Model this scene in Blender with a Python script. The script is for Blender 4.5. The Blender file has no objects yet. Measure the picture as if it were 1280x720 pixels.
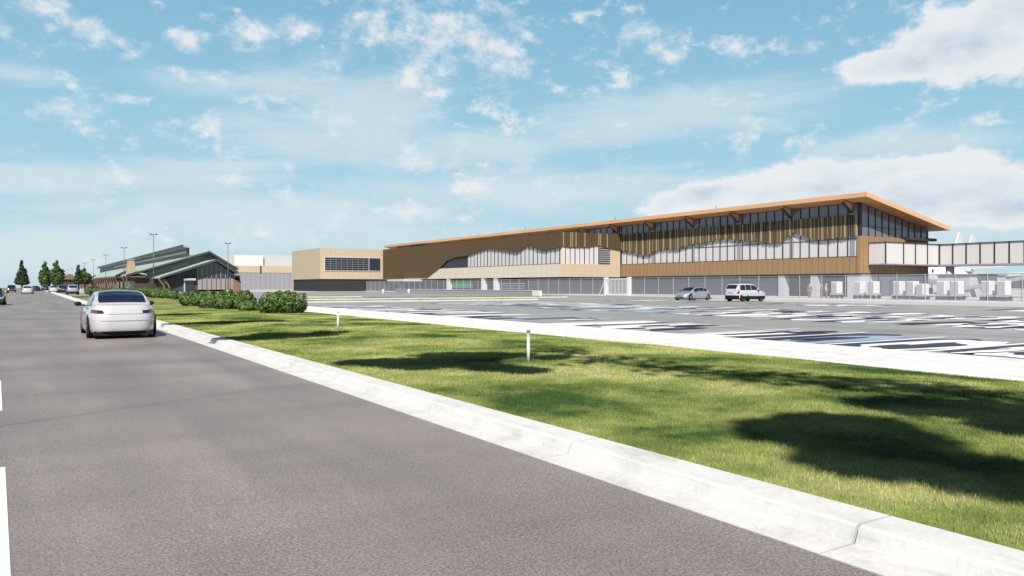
import bpy, bmesh, math, random
import numpy as np
from mathutils import Vector, Matrix, noise as mnoise

R = math.radians
SC = bpy.context.scene
COL = SC.collection
random.seed(7)
rng = np.random.default_rng(11)

# ------------------------------------------------------------------ camera
F = 980.0
EYE = 1.6
TH = R(31.69)
CT, ST = math.cos(TH), math.sin(TH)
HOR = 356.5

def ground(px, py, z=0.0):
    """ground point seen at a photograph pixel (1280 x 720)"""
    zc = F * (EYE - z) / (py - HOR)
    xc = (px - 640) / F * zc
    return (xc * CT + zc * ST, zc * CT - xc * ST)

def bearing(px):
    return math.atan((px - 640) / F) + TH          # from the road direction (+Y)

def y_on_x(px, X):
    return X / math.tan(bearing(px))

def x_on_y(px, Y):
    return Y * math.tan(bearing(px))

def z_at(px_y, X, Y):
    zc = Y * CT + X * ST
    return EYE + (HOR - px_y) * zc / F

cd = bpy.data.cameras.new('camera')
cam = bpy.data.objects.new('camera', cd)
COL.objects.link(cam)
cam.location = (0, 0, EYE)
cam.rotation_euler = (R(90), 0, -TH)
cd.sensor_width = 36
cd.lens = F / 1280 * 36
cd.shift_y = -3.5 / 1280
cd.clip_end = 9000
cd.clip_start = 0.05
SC.camera = cam

# ------------------------------------------------------------------ materials
MATS = {}
ALB = 0.55          # the surfaces' real reflectances; the view exposure is raised to match
def alb(c):
    return tuple(v * ALB for v in c)

def newmat(name):
    m = bpy.data.materials.new(name)
    m.use_nodes = True
    nt = m.node_tree
    b = nt.nodes['Principled BSDF']
    return m, nt, b

def mat(name, col, rough=0.7, metal=0.0, spec=0.5, var=0.0, scale=3.0, bump=0.0, bscale=40.0, coat=0.0, emit=None, stretch=None):
    if name in MATS:
        return MATS[name]
    m, nt, b = newmat(name)
    N, L = nt.nodes, nt.links
    col = alb(col) if max(col) > 0.04 else col
    b.inputs['Roughness'].default_value = rough
    b.inputs['Metallic'].default_value = metal
    b.inputs['Specular IOR Level'].default_value = spec
    b.inputs['Coat Weight'].default_value = coat
    b.inputs['Coat Roughness'].default_value = 0.05
    c = (*col, 1)
    b.inputs['Base Color'].default_value = c
    tc = None
    if var > 0 or bump > 0:
        tc = N.new('ShaderNodeTexCoord')
        src = tc.outputs['Object']
        if stretch:
            mp = N.new('ShaderNodeMapping')
            mp.inputs['Scale'].default_value = stretch
            L.new(src, mp.inputs['Vector'])
            src = mp.outputs['Vector']
    if var > 0:
        n = N.new('ShaderNodeTexNoise')
        n.inputs['Scale'].default_value = scale
        n.inputs['Detail'].default_value = 6
        n.inputs['Roughness'].default_value = 0.65
        L.new(src, n.inputs['Vector'])
        r = N.new('ShaderNodeValToRGB')
        e = r.color_ramp.elements
        e[0].position, e[1].position = 0.3, 0.7
        e[0].color = (*[max(0, v * (1 - var)) for v in col], 1)
        e[1].color = (*[min(1, v * (1 + var)) for v in col], 1)
        L.new(n.outputs['Fac'], r.inputs['Fac'])
        L.new(r.outputs['Color'], b.inputs['Base Color'])
    if bump > 0:
        n2 = N.new('ShaderNodeTexNoise')
        n2.inputs['Scale'].default_value = bscale
        n2.inputs['Detail'].default_value = 5
        L.new(src, n2.inputs['Vector'])
        bp = N.new('ShaderNodeBump')
        bp.inputs['Strength'].default_value = bump
        bp.inputs['Distance'].default_value = 0.02
        L.new(n2.outputs['Fac'], bp.inputs['Height'])
        L.new(bp.outputs['Normal'], b.inputs['Normal'])
    if emit:
        b.inputs['Emission Color'].default_value = (*emit[0], 1)
        b.inputs['Emission Strength'].default_value = emit[1]
    MATS[name] = m
    return m

def ramp(nt, fac, stops):
    r = nt.nodes.new('ShaderNodeValToRGB')
    e = r.color_ramp.elements
    while len(e) < len(stops):
        e.new(0.5)
    for k, (p, c) in enumerate(stops):
        e[k].position = p
        e[k].color = (*c, 1)
    nt.links.new(fac, r.inputs['Fac'])
    return r.outputs['Color']

def noise_node(nt, vec, scale, detail=5, rough=0.6):
    n = nt.nodes.new('ShaderNodeTexNoise')
    n.inputs['Scale'].default_value = scale
    n.inputs['Detail'].default_value = detail
    n.inputs['Roughness'].default_value = rough
    nt.links.new(vec, n.inputs['Vector'])
    return n.outputs['Fac']

def mixc(nt, a, b, fac, mode='MIX'):
    m = nt.nodes.new('ShaderNodeMix')
    m.data_type = 'RGBA'
    m.blend_type = mode
    for s, v in ((0, fac), (6, a), (7, b)):
        if isinstance(v, (int, float)):
            m.inputs[s].default_value = v
        elif isinstance(v, tuple):
            m.inputs[s].default_value = (*v, 1)
        else:
            nt.links.new(v, m.inputs[s])
    return m.outputs[2]

def road_material(name, lo, hi, tint):
    lo, hi = alb(lo), alb(hi)
    m, nt, b = newmat(name)
    N, L = nt.nodes, nt.links
    tc = N.new('ShaderNodeTexCoord').outputs['Object']
    fine = noise_node(nt, tc, 50, 4, 0.85)
    mid = noise_node(nt, tc, 14, 5, 0.7)
    mp = N.new('ShaderNodeMapping')
    mp.inputs['Scale'].default_value = (0.75, 0.09, 1)
    L.new(tc, mp.inputs['Vector'])
    big = noise_node(nt, mp.outputs['Vector'], 1.1, 4, 0.55)
    mp2 = N.new('ShaderNodeMapping')
    mp2.inputs['Rotation'].default_value = (0, 0, R(28))
    mp2.inputs['Scale'].default_value = (0.25, 0.8, 1)
    L.new(tc, mp2.inputs['Vector'])
    patch = noise_node(nt, mp2.outputs['Vector'], 0.6, 6, 0.6)
    c = ramp(nt, fine, [(0.36, lo), (0.52, tuple((p + q) / 2 for p, q in zip(lo, hi))), (0.66, hi)])
    c2 = ramp(nt, big, [(0.3, (0.78, 0.78, 0.79)), (0.7, (1.16, 1.14, 1.12))])
    c3 = ramp(nt, mid, [(0.35, (0.88, 0.88, 0.88)), (0.65, (1.1, 1.1, 1.1))])
    c4 = ramp(nt, patch, [(0.36, tint), (0.62, (1.1, 1.1, 1.1))])
    c = mixc(nt, c, c2, 1.0, 'MULTIPLY')
    c = mixc(nt, c, c3, 1.0, 'MULTIPLY')
    c = mixc(nt, c, c4, 1.0, 'MULTIPLY')
    L.new(c, b.inputs['Base Color'])
    b.inputs['Roughness'].default_value = 0.52
    b.inputs['Specular IOR Level'].default_value = 0.5
    bp = N.new('ShaderNodeBump')
    bp.inputs['Strength'].default_value = 0.5
    bp.inputs['Distance'].default_value = 0.008
    L.new(fine, bp.inputs['Height'])
    L.new(bp.outputs['Normal'], b.inputs['Normal'])
    MATS[name] = m
    return m

ROAD = road_material('road_asphalt', (0.125, 0.105, 0.098), (0.54, 0.475, 0.45), (0.87, 0.85, 0.85))
LOT = road_material('lot_asphalt', (0.32, 0.315, 0.305), (0.46, 0.45, 0.435), (0.9, 0.9, 0.92))

def concrete(name, col, joints=None):
    col = alb(col)
    m, nt, b = newmat(name)
    N, L = nt.nodes, nt.links
    tc = N.new('ShaderNodeTexCoord').outputs['Object']
    a = noise_node(nt, tc, 1.7, 6, 0.7)
    f = noise_node(nt, tc, 24, 4, 0.75)
    c = ramp(nt, a, [(0.3, tuple(v * 0.8 for v in col)), (0.55, col)])
    mpk = N.new('ShaderNodeMapping')
    mpk.inputs['Scale'].default_value = (3.0, 0.7, 6.0)
    L.new(tc, mpk.inputs['Vector'])
    st = noise_node(nt, mpk.outputs['Vector'], 1.0, 7, 0.72)
    c = mixc(nt, c, ramp(nt, st, [(0.56, (1, 1, 1)), (0.72, (0.66, 0.65, 0.63))]), 1.0, 'MULTIPLY')
    c = mixc(nt, c, ramp(nt, f, [(0.3, (0.9, 0.9, 0.9)), (0.6, (1.03, 1.03, 1.03))]), 1.0, 'MULTIPLY')
    L.new(c, b.inputs['Base Color'])
    b.inputs['Roughness'].default_value = 0.8
    b.inputs['Specular IOR Level'].default_value = 0.3
    bp = N.new('ShaderNodeBump')
    bp.inputs['Strength'].default_value = 0.25
    bp.inputs['Distance'].default_value = 0.01
    L.new(f, bp.inputs['Height'])
    L.new(bp.outputs['Normal'], b.inputs['Normal'])
    MATS[name] = m
    return m

KERB = concrete('kerb_concrete', (0.84, 0.825, 0.81))
APRON = concrete('apron_concrete', (0.62, 0.61, 0.61))
WALK = concrete('walk_concrete', (0.95, 0.935, 0.92))

def grass_material(name, dark, mid, light):
    dark, mid, light = alb(dark), alb(mid), alb(light)
    m, nt, b = newmat(name)
    N, L = nt.nodes, nt.links
    tc = N.new('ShaderNodeTexCoord').outputs['Object']
    a = noise_node(nt, tc, 0.42, 5, 0.6)
    f = noise_node(nt, tc, 6, 6, 0.75)
    mp = N.new('ShaderNodeMapping')
    mp.inputs['Scale'].default_value = (1, 0.4, 1)
    L.new(tc, mp.inputs['Vector'])
    s = noise_node(nt, mp.outputs['Vector'], 1.3, 5, 0.6)
    c = ramp(nt, a, [(0.36, dark), (0.5, mid), (0.64, light)])
    c = mixc(nt, c, ramp(nt, f, [(0.3, (0.72, 0.75, 0.7)), (0.7, (1.2, 1.18, 1.15))]), 1.0, 'MULTIPLY')
    c = mixc(nt, c, alb((0.27, 0.225, 0.09)), ramp(nt, s, [(0.6, (0, 0, 0)), (0.78, (0.55, 0.55, 0.55))]))
    L.new(c, b.inputs['Base Color'])
    b.inputs['Roughness'].default_value = 0.9
    b.inputs['Specular IOR Level'].default_value = 0.15
    MATS[name] = m
    return m

GRASS = grass_material('grass_ground', (0.05, 0.1, 0.02), (0.25, 0.29, 0.08), (0.42, 0.42, 0.16))
BLADE = grass_material('grass_blade', (0.06, 0.135, 0.025), (0.34, 0.42, 0.11), (0.66, 0.64, 0.27))

def leaf_material(name, dark, light, scale=2.2):
    dark, light = alb(dark), alb(light)
    m, nt, b = newmat(name)
    N, L = nt.nodes, nt.links
    tc = N.new('ShaderNodeTexCoord').outputs['Object']
    a = noise_node(nt, tc, scale, 4, 0.7)
    L.new(ramp(nt, a, [(0.32, dark), (0.68, light)]), b.inputs['Base Color'])
    b.inputs['Roughness'].default_value = 0.55
    b.inputs['Specular IOR Level'].default_value = 0.3
    MATS[name] = m
    return m

BUSHLEAF = leaf_material('shrub_leaf', (0.05, 0.105, 0.018), (0.15, 0.235, 0.05), 3.5)
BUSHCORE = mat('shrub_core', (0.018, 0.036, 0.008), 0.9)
CONIFER = leaf_material('conifer_leaf', (0.025, 0.05, 0.02), (0.06, 0.095, 0.04), 0.6)
BROAD = leaf_material('broad_leaf', (0.045, 0.1, 0.025), (0.11, 0.2, 0.05), 0.6)
BARK = mat('bark', (0.1, 0.075, 0.05), 0.9, var=0.3, scale=6)

PAINT = mat('line_paint', (1.05, 1.05, 1.05), 0.6, var=0.06, scale=9)
CARSHADE = mat('car_shadow_paint', (0.022, 0.02, 0.038), 0.55, var=0.3, scale=5)  # near-black colour painting in the shadows of smeared cars
LOTW = mat('ghost_car_white', (1.0, 1.01, 1.04), 0.6, var=0.08, scale=0.6)  # stands in for the pale bodies of smeared cars
BEIGE = mat('beige_panel', (0.72, 0.575, 0.415), 0.6, var=0.05, scale=0.8, stretch=(3, 3, 0.2))
BEIGE2 = mat('beige_panel_light', (0.92, 0.8, 0.645), 0.6, var=0.05, scale=0.8, stretch=(3, 3, 0.2))
TAN = mat('tan_panel', (0.44, 0.27, 0.135), 0.6, var=0.1, scale=1.0, stretch=(4, 4, 0.2))
FIN = mat('brown_fin', (0.125, 0.08, 0.035), 0.6, var=0.15, scale=1.2, stretch=(4, 4, 0.2))
FINMAIN = mat('main_fin', (0.155, 0.108, 0.056), 0.6, var=0.2, scale=1.2, stretch=(4, 4, 0.2))
FINTAN = mat('tan_fin', (0.52, 0.39, 0.24), 0.6, var=0.15, scale=1.2, stretch=(4, 4, 0.2))
SEAM = mat('panel_seam', (0.16, 0.1, 0.05), 0.8)
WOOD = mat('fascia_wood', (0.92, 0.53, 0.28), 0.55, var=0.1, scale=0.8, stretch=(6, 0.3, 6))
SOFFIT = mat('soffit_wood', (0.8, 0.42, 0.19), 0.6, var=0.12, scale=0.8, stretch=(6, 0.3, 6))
ROOFTOP = mat('roof_membrane', (0.5, 0.5, 0.48), 0.8, var=0.06, scale=0.5)
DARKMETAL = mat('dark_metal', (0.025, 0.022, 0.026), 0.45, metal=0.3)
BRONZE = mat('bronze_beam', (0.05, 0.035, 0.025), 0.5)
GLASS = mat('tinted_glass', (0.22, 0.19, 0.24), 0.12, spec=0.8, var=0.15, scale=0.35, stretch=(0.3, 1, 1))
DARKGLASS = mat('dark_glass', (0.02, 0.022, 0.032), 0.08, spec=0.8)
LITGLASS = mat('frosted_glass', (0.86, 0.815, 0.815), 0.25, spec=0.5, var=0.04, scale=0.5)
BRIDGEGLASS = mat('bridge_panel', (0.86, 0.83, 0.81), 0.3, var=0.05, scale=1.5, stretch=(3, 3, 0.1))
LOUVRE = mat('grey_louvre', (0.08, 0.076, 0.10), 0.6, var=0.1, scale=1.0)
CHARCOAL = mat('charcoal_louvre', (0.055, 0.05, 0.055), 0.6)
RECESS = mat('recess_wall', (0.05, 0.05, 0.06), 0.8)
GREYWALL = mat('grey_wall', (0.4, 0.39, 0.44), 0.75, var=0.06, scale=0.7)
PALEWALL = mat('pale_wall', (0.62, 0.61, 0.67), 0.75, var=0.06, scale=0.7)
WHITEPANEL = mat('white_panel', (0.96, 0.95, 0.94), 0.5, var=0.03, scale=1.0)
GREENROOF = mat('green_metal_roof', (0.46, 0.56, 0.48), 0.5, var=0.1, scale=0.5, stretch=(1, 4, 1))
GREENFASCIA = mat('green_fascia', (0.055, 0.07, 0.06), 0.55)
BROWNWALL = mat('brown_wall', (0.075, 0.048, 0.036), 0.8, var=0.2, scale=1.5)
BRICK = mat('brick_wall', (0.3, 0.17, 0.11), 0.85, var=0.2, scale=3)
TIMBER = mat('timber', (0.25, 0.155, 0.092), 0.65, var=0.15, scale=2)
STONE = mat('chimney_stone', (0.55, 0.4, 0.29), 0.85, var=0.15, scale=2)
GREENPANEL = mat('green_panel', (0.03, 0.3, 0.06), 0.6)
GALV = mat('galvanised', (0.62, 0.62, 0.66), 0.4, metal=0.3)
POLEMAT = mat('pole_grey', (0.2, 0.19, 0.2), 0.5, metal=0.2)
WHITEPAINT = mat('white_paint', (1.0, 1.0, 1.0), 0.45)
RUBBER = mat('rubber', (0.01, 0.01, 0.011), 0.8, spec=0.15)
RIM = mat('alloy', (0.4, 0.4, 0.42), 0.3, metal=0.8)
PLANEWHITE = mat('aircraft_white', (0.85, 0.86, 0.88), 0.3, coat=0.4)
CARGLASS = mat('car_glass', (0.008, 0.012, 0.03), 0.08, spec=0.45)
TRIM = mat('black_trim', (0.01, 0.01, 0.012), 0.65, spec=0.15)
REDLIGHT = mat('red_lens', (0.35, 0.02, 0.02), 0.2, coat=0.6)
DARKLENS = mat('smoked_lens', (0.03, 0.03, 0.05), 0.12, coat=0.8)
HEADLENS = mat('clear_lens', (0.6, 0.62, 0.65), 0.12, coat=0.8)
PLATE = mat('plate_grey', (0.45, 0.45, 0.46), 0.5)

def chain_link():
    m = bpy.data.materials.new('chain_link')
    m.use_nodes = True
    nt = m.node_tree
    N, L = nt.nodes, nt.links
    b = N['Principled BSDF']
    b.inputs['Base Color'].default_value = (0.5, 0.5, 0.56, 1)
    b.inputs['Roughness'].default_value = 0.5
    tr = N.new('ShaderNodeBsdfTransparent')
    ms = N.new('ShaderNodeMixShader')
    ms.inputs[0].default_value = 0.25          # share of the view a wire mesh covers at this distance
    L.new(tr.outputs[0], ms.inputs[1])
    L.new(b.outputs[0], ms.inputs[2])
    L.new(ms.outputs[0], N['Material Output'].inputs['Surface'])
    return m
LINK = chain_link()

# ------------------------------------------------------------------ mesh helpers
def tag(o, label=None, cat=None, group=None, kind=None):
    if label: o['label'] = label
    if cat: o['category'] = cat
    if group: o['group'] = group
    if kind: o['kind'] = kind
    return o

def empty(name, loc=(0, 0, 0), rz=0.0, label=None, cat=None, group=None):
    o = bpy.data.objects.new(name, None)
    COL.objects.link(o)
    o.location = loc
    o.rotation_euler = (0, 0, rz)
    o.empty_display_size = 0.3
    return tag(o, label, cat, group)

def root_loc(o):
    v = Vector((0, 0, 0))
    while o is not None:
        v += o.location
        o = o.parent
    return v

class MB:
    def __init__(s):
        s.v, s.f = [], []
    def add(s, vs, fs):
        b = len(s.v)
        s.v.extend([tuple(p) for p in vs])
        s.f.extend([tuple(i + b for i in f) for f in fs])
        return s
    def box(s, x0, x1, y0, y1, z0, z1):
        vs = [(x, y, z) for z in (z0, z1) for y in (y0, y1) for x in (x0, x1)]
        return s.add(vs, [(0, 2, 3, 1), (4, 5, 7, 6), (0, 1, 5, 4), (2, 6, 7, 3), (0, 4, 6, 2), (1, 3, 7, 5)])
    def quad(s, a, b, c, d):
        return s.add([a, b, c, d], [(0, 1, 2, 3)])
    def poly(s, pts):
        return s.add(pts, [tuple(range(len(pts)))])
    def prism(s, pts, d):
        """pts: polygon in 3-D, extruded by the vector d"""
        n = len(pts)
        q = [tuple(p[i] + d[i] for i in range(3)) for p in pts]
        fs = [tuple(range(n))[::-1], tuple(range(n, 2 * n))]
        fs += [(i, (i + 1) % n, n + (i + 1) % n, n + i) for i in range(n)]
        return s.add(list(pts) + q, fs)
    def tube(s, path, radii, seg=8, caps=True):
        path = [Vector(p) for p in path]
        if isinstance(radii, (int, float)):
            radii = [radii] * len(path)
        vs, fs = [], []
        for i, p in enumerate(path):
            d = (path[min(i + 1, len(path) - 1)] - path[max(i - 1, 0)]).normalized()
            up = Vector((0, 0, 1)) if abs(d.z) < 0.9 else Vector((1, 0, 0))
            a = d.cross(up).normalized()
            b = d.cross(a)
            for k in range(seg):
                t = 2 * math.pi * k / seg
                vs.append(tuple(p + (a * math.cos(t) + b * math.sin(t)) * radii[i]))
        for i in range(len(path) - 1):
            for k in range(seg):
                k2 = (k + 1) % seg
                fs.append((i * seg + k, i * seg + k2, (i + 1) * seg + k2, (i + 1) * seg + k))
        if caps:
            fs.append(tuple(range(seg)))
            fs.append(tuple((len(path) - 1) * seg + k for k in range(seg))[::-1])
        return s.add(vs, fs)
    def grid(s, rows, close=False):
        n = len(rows[0])
        vs = [p for r in rows for p in r]
        fs = []
        for i in range(len(rows) - 1):
            for j in range(n - (0 if close else 1)):
                j2 = (j + 1) % n
                fs.append((i * n + j, i * n + j2, (i + 1) * n + j2, (i + 1) * n + j))
        return s.add(vs, fs)
    def build(s, name, m, parent=None, smooth=False, local=False, fix=True):
        me = bpy.data.meshes.new(name)
        vs = s.v
        if parent is not None and not local:
            l = root_loc(parent)
            vs = [(p[0] - l.x, p[1] - l.y, p[2] - l.z) for p in vs]
        me.from_pydata(vs, [], s.f)
        if fix:
            bm = bmesh.new(); bm.from_mesh(me)
            bmesh.ops.recalc_face_normals(bm, faces=bm.faces)
            bm.to_mesh(me); bm.free()
        me.materials.append(m)
        if smooth:
            me.polygons.foreach_set('use_smooth', [True] * len(me.polygons))
        me.update()
        o = bpy.data.objects.new(name, me)
        COL.objects.link(o)
        if parent is not None:
            o.parent = parent
        return o

def box(name, m, parent, *b, **k):
    return MB().box(*b).build(name, m, parent, **k)

def bevel(o, w=0.02, seg=2):
    md = o.modifiers.new('bevel', 'BEVEL')
    md.width = w; md.segments = seg; md.limit_method = 'ANGLE'
    return o

def copy_tree(o, parent=None):
    c = o.copy()
    COL.objects.link(c)
    if parent is not None:
        c.parent = parent
    for ch in list(o.children):
        copy_tree(ch, c)
    return c

def sheet(name, m, x0, x1, y0, y1, z):
    o = MB().quad((x0, y0, z), (x1, y0, z), (x1, y1, z), (x0, y1, z)).build(name, m)
    return tag(o, kind='structure')

# ------------------------------------------------------------------ ground, road, kerbs
sheet('ground', APRON, -3000, 3500, -600, 5000, -0.012)
sheet('road', ROAD, -4.3, 4.0, -40, 520, 0.0)
KX0, KX1 = 4.0, 4.70

def kerb_profile(pts, y0, y1, name, m, seg=3.0):
    """a kerb cast in lengths with narrow joints between them"""
    mb = MB()
    y = y0
    while y < y1:
        e = min(y + seg, y1)
        mb.prism([(x, y + 0.011, z) for x, z in pts], (0, e - y - 0.022, 0))
        y = e
    o = mb.build(name, m)
    return tag(o, kind='structure')

kerb_profile([(KX0, -0.05), (KX0, 0.006), (4.32, 0.012), (4.36, 0.105), (4.39, 0.12), (KX1, 0.125), (KX1, -0.05)], -12, 118, 'road_kerb', KERB)
kerb_profile([(KX0, -0.05), (KX0, 0.006), (4.32, 0.012), (4.36, 0.105), (4.39, 0.12), (4.9, 0.125), (4.9, -0.05)], 118, 330, 'road_kerb', KERB, 6)
kerb_profile([(-4.9, -0.05), (-4.9, 0.12), (-4.4, 0.115), (-4.3, 0.006), (-4.3, -0.05)], -40, 520, 'road_kerb', KERB, 8)
kerb_profile([(13.3, -0.05), (13.3, 0.1), (13.36, 0.115), (17.02, 0.115), (17.1, 0.1), (17.1, -0.05)], -12, 62, 'pavement', WALK, 3.5)

# lane dashes
mb = MB()
def lane_x(y):
    return -0.08 - 0.029 * (y - 5.1)
for y0, y1 in ((1.5, 8.2), (11.9, 15.7), (22, 26), (32, 36), (42, 46), (52, 56), (62, 66), (72, 76), (82, 86), (92, 96)):
    mb.quad((lane_x(y0) - 0.15, y0, 0.004), (lane_x(y0), y0, 0.004), (lane_x(y1), y1, 0.004), (lane_x(y1) - 0.15, y1, 0.004))
tag(mb.build('road_markings', PAINT), kind='structure')

# grass strip between the road and the car park: a gently crowned lawn
def lawn_z(x, y):
    t = (x - KX1) / (13.3 - KX1)
    t = min(1, max(0, t))
    return 0.10 + 0.05 * math.sin(math.pi * t) + 0.025 * mnoise.noise((x * 0.35, y * 0.35, 1.3))

rows = []
for j in range(0, 121):
    y = -12 + j * 1.0
    rows.append([(KX1 - 0.004 + i * (13.304 - KX1) / 14, y, lawn_z(KX1 + i * (13.3 - KX1) / 14, y)) for i in range(15)])
tag(MB().grid(rows).build('lawn', GRASS, smooth=True), kind='structure')
sheet('lawn', GRASS, -30, -4.9, -40, 520, 0.07)
sheet('lawn', GRASS, 4.9, 7.2, 118, 128, 0.09)
sheet('lawn', GRASS, 9.4, 24.5, 108, 190, 0.01)
sheet('lawn', GRASS, 10.5, 17, 62, 108, 0.03)

def blades(name, n, x0, x1, ya, yb, hmin, hmax, w, power):
    """thousands of separate grass blades, denser near the road end"""
    t = rng.random(n) ** power
    y = ya + (yb - ya) * t
    x = x0 + (x1 - x0) * rng.random(n)
    z = np.array([lawn_z(a, b) for a, b in zip(x, y)]) - 0.006
    h = hmin + (hmax - hmin) * rng.random(n)
    az = rng.random(n) * 2 * math.pi
    lean = 0.5 * h * rng.random(n)
    la = rng.random(n) * 2 * math.pi
    ws = w * (1 + 0.05 * (y - ya))
    dx, dy = np.cos(az) * ws, np.sin(az) * ws
    v = np.empty((n, 3, 3), dtype=np.float32)
    v[:, 0] = np.stack([x - dx, y - dy, z], 1)
    v[:, 1] = np.stack([x + dx, y + dy, z], 1)
    v[:, 2] = np.stack([x + np.cos(la) * lean, y + np.sin(la) * lean, z + h], 1)
    me = bpy.data.meshes.new(name)
    me.vertices.add(n * 3)
    me.vertices.foreach_set('co', v.ravel())
    me.loops.add(n * 3)
    me.loops.foreach_set('vertex_index', np.arange(n * 3, dtype=np.int32))
    me.polygons.add(n)
    me.polygons.foreach_set('loop_start', np.arange(0, n * 3, 3, dtype=np.int32))
    me.polygons.foreach_set('loop_total', np.full(n, 3, dtype=np.int32))
    me.update(calc_edges=True)
    me.materials.append(BLADE)
    o = bpy.data.objects.new(name, me)
    COL.objects.link(o)
    return tag(o, 'short mown green grass on the strip beside the road', 'grass', kind='stuff')

blades('grass', 260000, KX1 + 0.02, 13.26, 1.5, 50, 0.018, 0.045, 0.005, 1.6)

# car park and apron
sheet('parking_lot', LOT, 17.1, 62, -12, 68, -0.006)
sheet('drop_off_lane', LOT, 4.9, 9.4, 128, 330, -0.004)
sheet('service_road', LOT, 17.1, 76, 68, 190, -0.008)
# painted bay lines, and flat blobs imitating smeared cars and their shadows
lines, white, dark, blue = MB(), MB(), MB(), MB()

def blob(mb, cx, cy, a, b, rot, z, n=26, wob=0.12, seed=0):
    pts = []
    for k in range(n):
        t = 2 * math.pi * k / n
        c, s_ = math.cos(t), math.sin(t)
        r = 1 + wob * mnoise.noise((c * 1.5 + seed * 7.1, s_ * 1.5, seed * 3.3))
        x = a * r * math.copysign(abs(c) ** 0.55, c)
        y = b * r * math.copysign(abs(s_) ** 0.7, s_)
        pts.append((cx + x * math.cos(rot) - y * math.sin(rot), cy + x * math.sin(rot) + y * math.cos(rot), z))
    mb.poly(pts)

sd = 0
for (xa, xb, ya, yb, dirn) in ((17.3, 24.2, -8, 59, 1), (30.0, 36.0, 4, 62, 1), (36.3, 42.3, 6, 64, -1), (51.5, 57.6, 12, 64, 1)):
    y = ya
    while y < yb:
        lines.quad((xa, y - 0.1, 0.002), (xb, y - 0.1, 0.002), (xb, y + 0.1, 0.002), (xa, y + 0.1, 0.002))
        sd += 1
        if random.random() < (0.96 if xa < 50 else 0.6):
            mx = (xa + xb) / 2 + random.uniform(-0.5, 0.5)
            my = y + 1.35
            L_ = random.uniform(2.2, 2.75)
            side = random.choice((-1, 1, 1))
            if random.random() < 0.85:
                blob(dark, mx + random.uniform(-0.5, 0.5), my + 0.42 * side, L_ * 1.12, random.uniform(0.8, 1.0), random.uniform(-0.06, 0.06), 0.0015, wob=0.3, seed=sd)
                blob(white if random.random() < 0.78 else blue, mx - random.uniform(-0.4, 0.4), my - 0.3 * side, L_ * random.uniform(1.0, 1.2), random.uniform(0.72, 0.95), random.uniform(-0.08, 0.08), 0.0055, wob=0.3, seed=sd + 0.5)
                if random.random() < 0.5:
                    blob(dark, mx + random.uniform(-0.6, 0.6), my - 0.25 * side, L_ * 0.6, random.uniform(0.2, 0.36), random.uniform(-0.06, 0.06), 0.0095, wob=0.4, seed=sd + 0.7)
            else:
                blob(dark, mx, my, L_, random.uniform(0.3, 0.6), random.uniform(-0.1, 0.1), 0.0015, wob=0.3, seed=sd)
        y += 2.7
for k in range(150):
    xa, xb, ya, yb = random.choice(((17.3, 24.2, 4, 59), (30.0, 36.0, 4, 62), (36.3, 42.3, 6, 64), (51.5, 57.6, 12, 64)))
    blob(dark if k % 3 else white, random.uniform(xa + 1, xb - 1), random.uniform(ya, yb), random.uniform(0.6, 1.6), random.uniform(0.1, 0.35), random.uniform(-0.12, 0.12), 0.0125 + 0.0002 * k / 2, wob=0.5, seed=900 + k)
lines.quad((36.05, 3, 0.002), (36.25, 3, 0.002), (36.25, 65, 0.002), (36.05, 65, 0.002))
for yy in (70.5, 88):
    lines.quad((34, yy, -0.003), (60, yy, -0.003), (60, yy + 0.3, -0.003), (34, yy + 0.3, -0.003))
tag(lines.build('parking_lines', PAINT), kind='structure')
tag(white.build('ghost_car_smears', LOTW), kind='structure')
tag(blue.build('ghost_car_smears', mat('ghost_car_blue', (0.36, 0.45, 0.62), 0.6, var=0.25, scale=0.7)), kind='structure')  # bluish bodies of smeared cars, laid flat
tag(dark.build('painted_car_shadows', CARSHADE), kind='structure')  # shadows of the smeared cars, painted flat on the ground

# planted islands with white kerbs at the left end of the car park
for (x0, x1, y0, y1) in ((22, 47, 71.5, 76.5), (24, 60, 84, 92), (27, 38, 101, 106)):
    k = MB().box(x0 - 0.3, x1 + 0.3, y0 - 0.3, y1 + 0.3, -0.02, 0.12).build('island_kerb', WALK)
    tag(k, kind='structure')
    n = 10
    rows = [[(x0 + (x1 - x0) * i / n, y0 + (y1 - y0) * j / 4, 0.126 + 0.05 * math.sin(math.pi * j / 4) * math.sin(math.pi * i / n)) for i in range(n + 1)] for j in range(5)]
    tag(MB().grid(rows).build('island_grass', GRASS, smooth=True), kind='structure')

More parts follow.
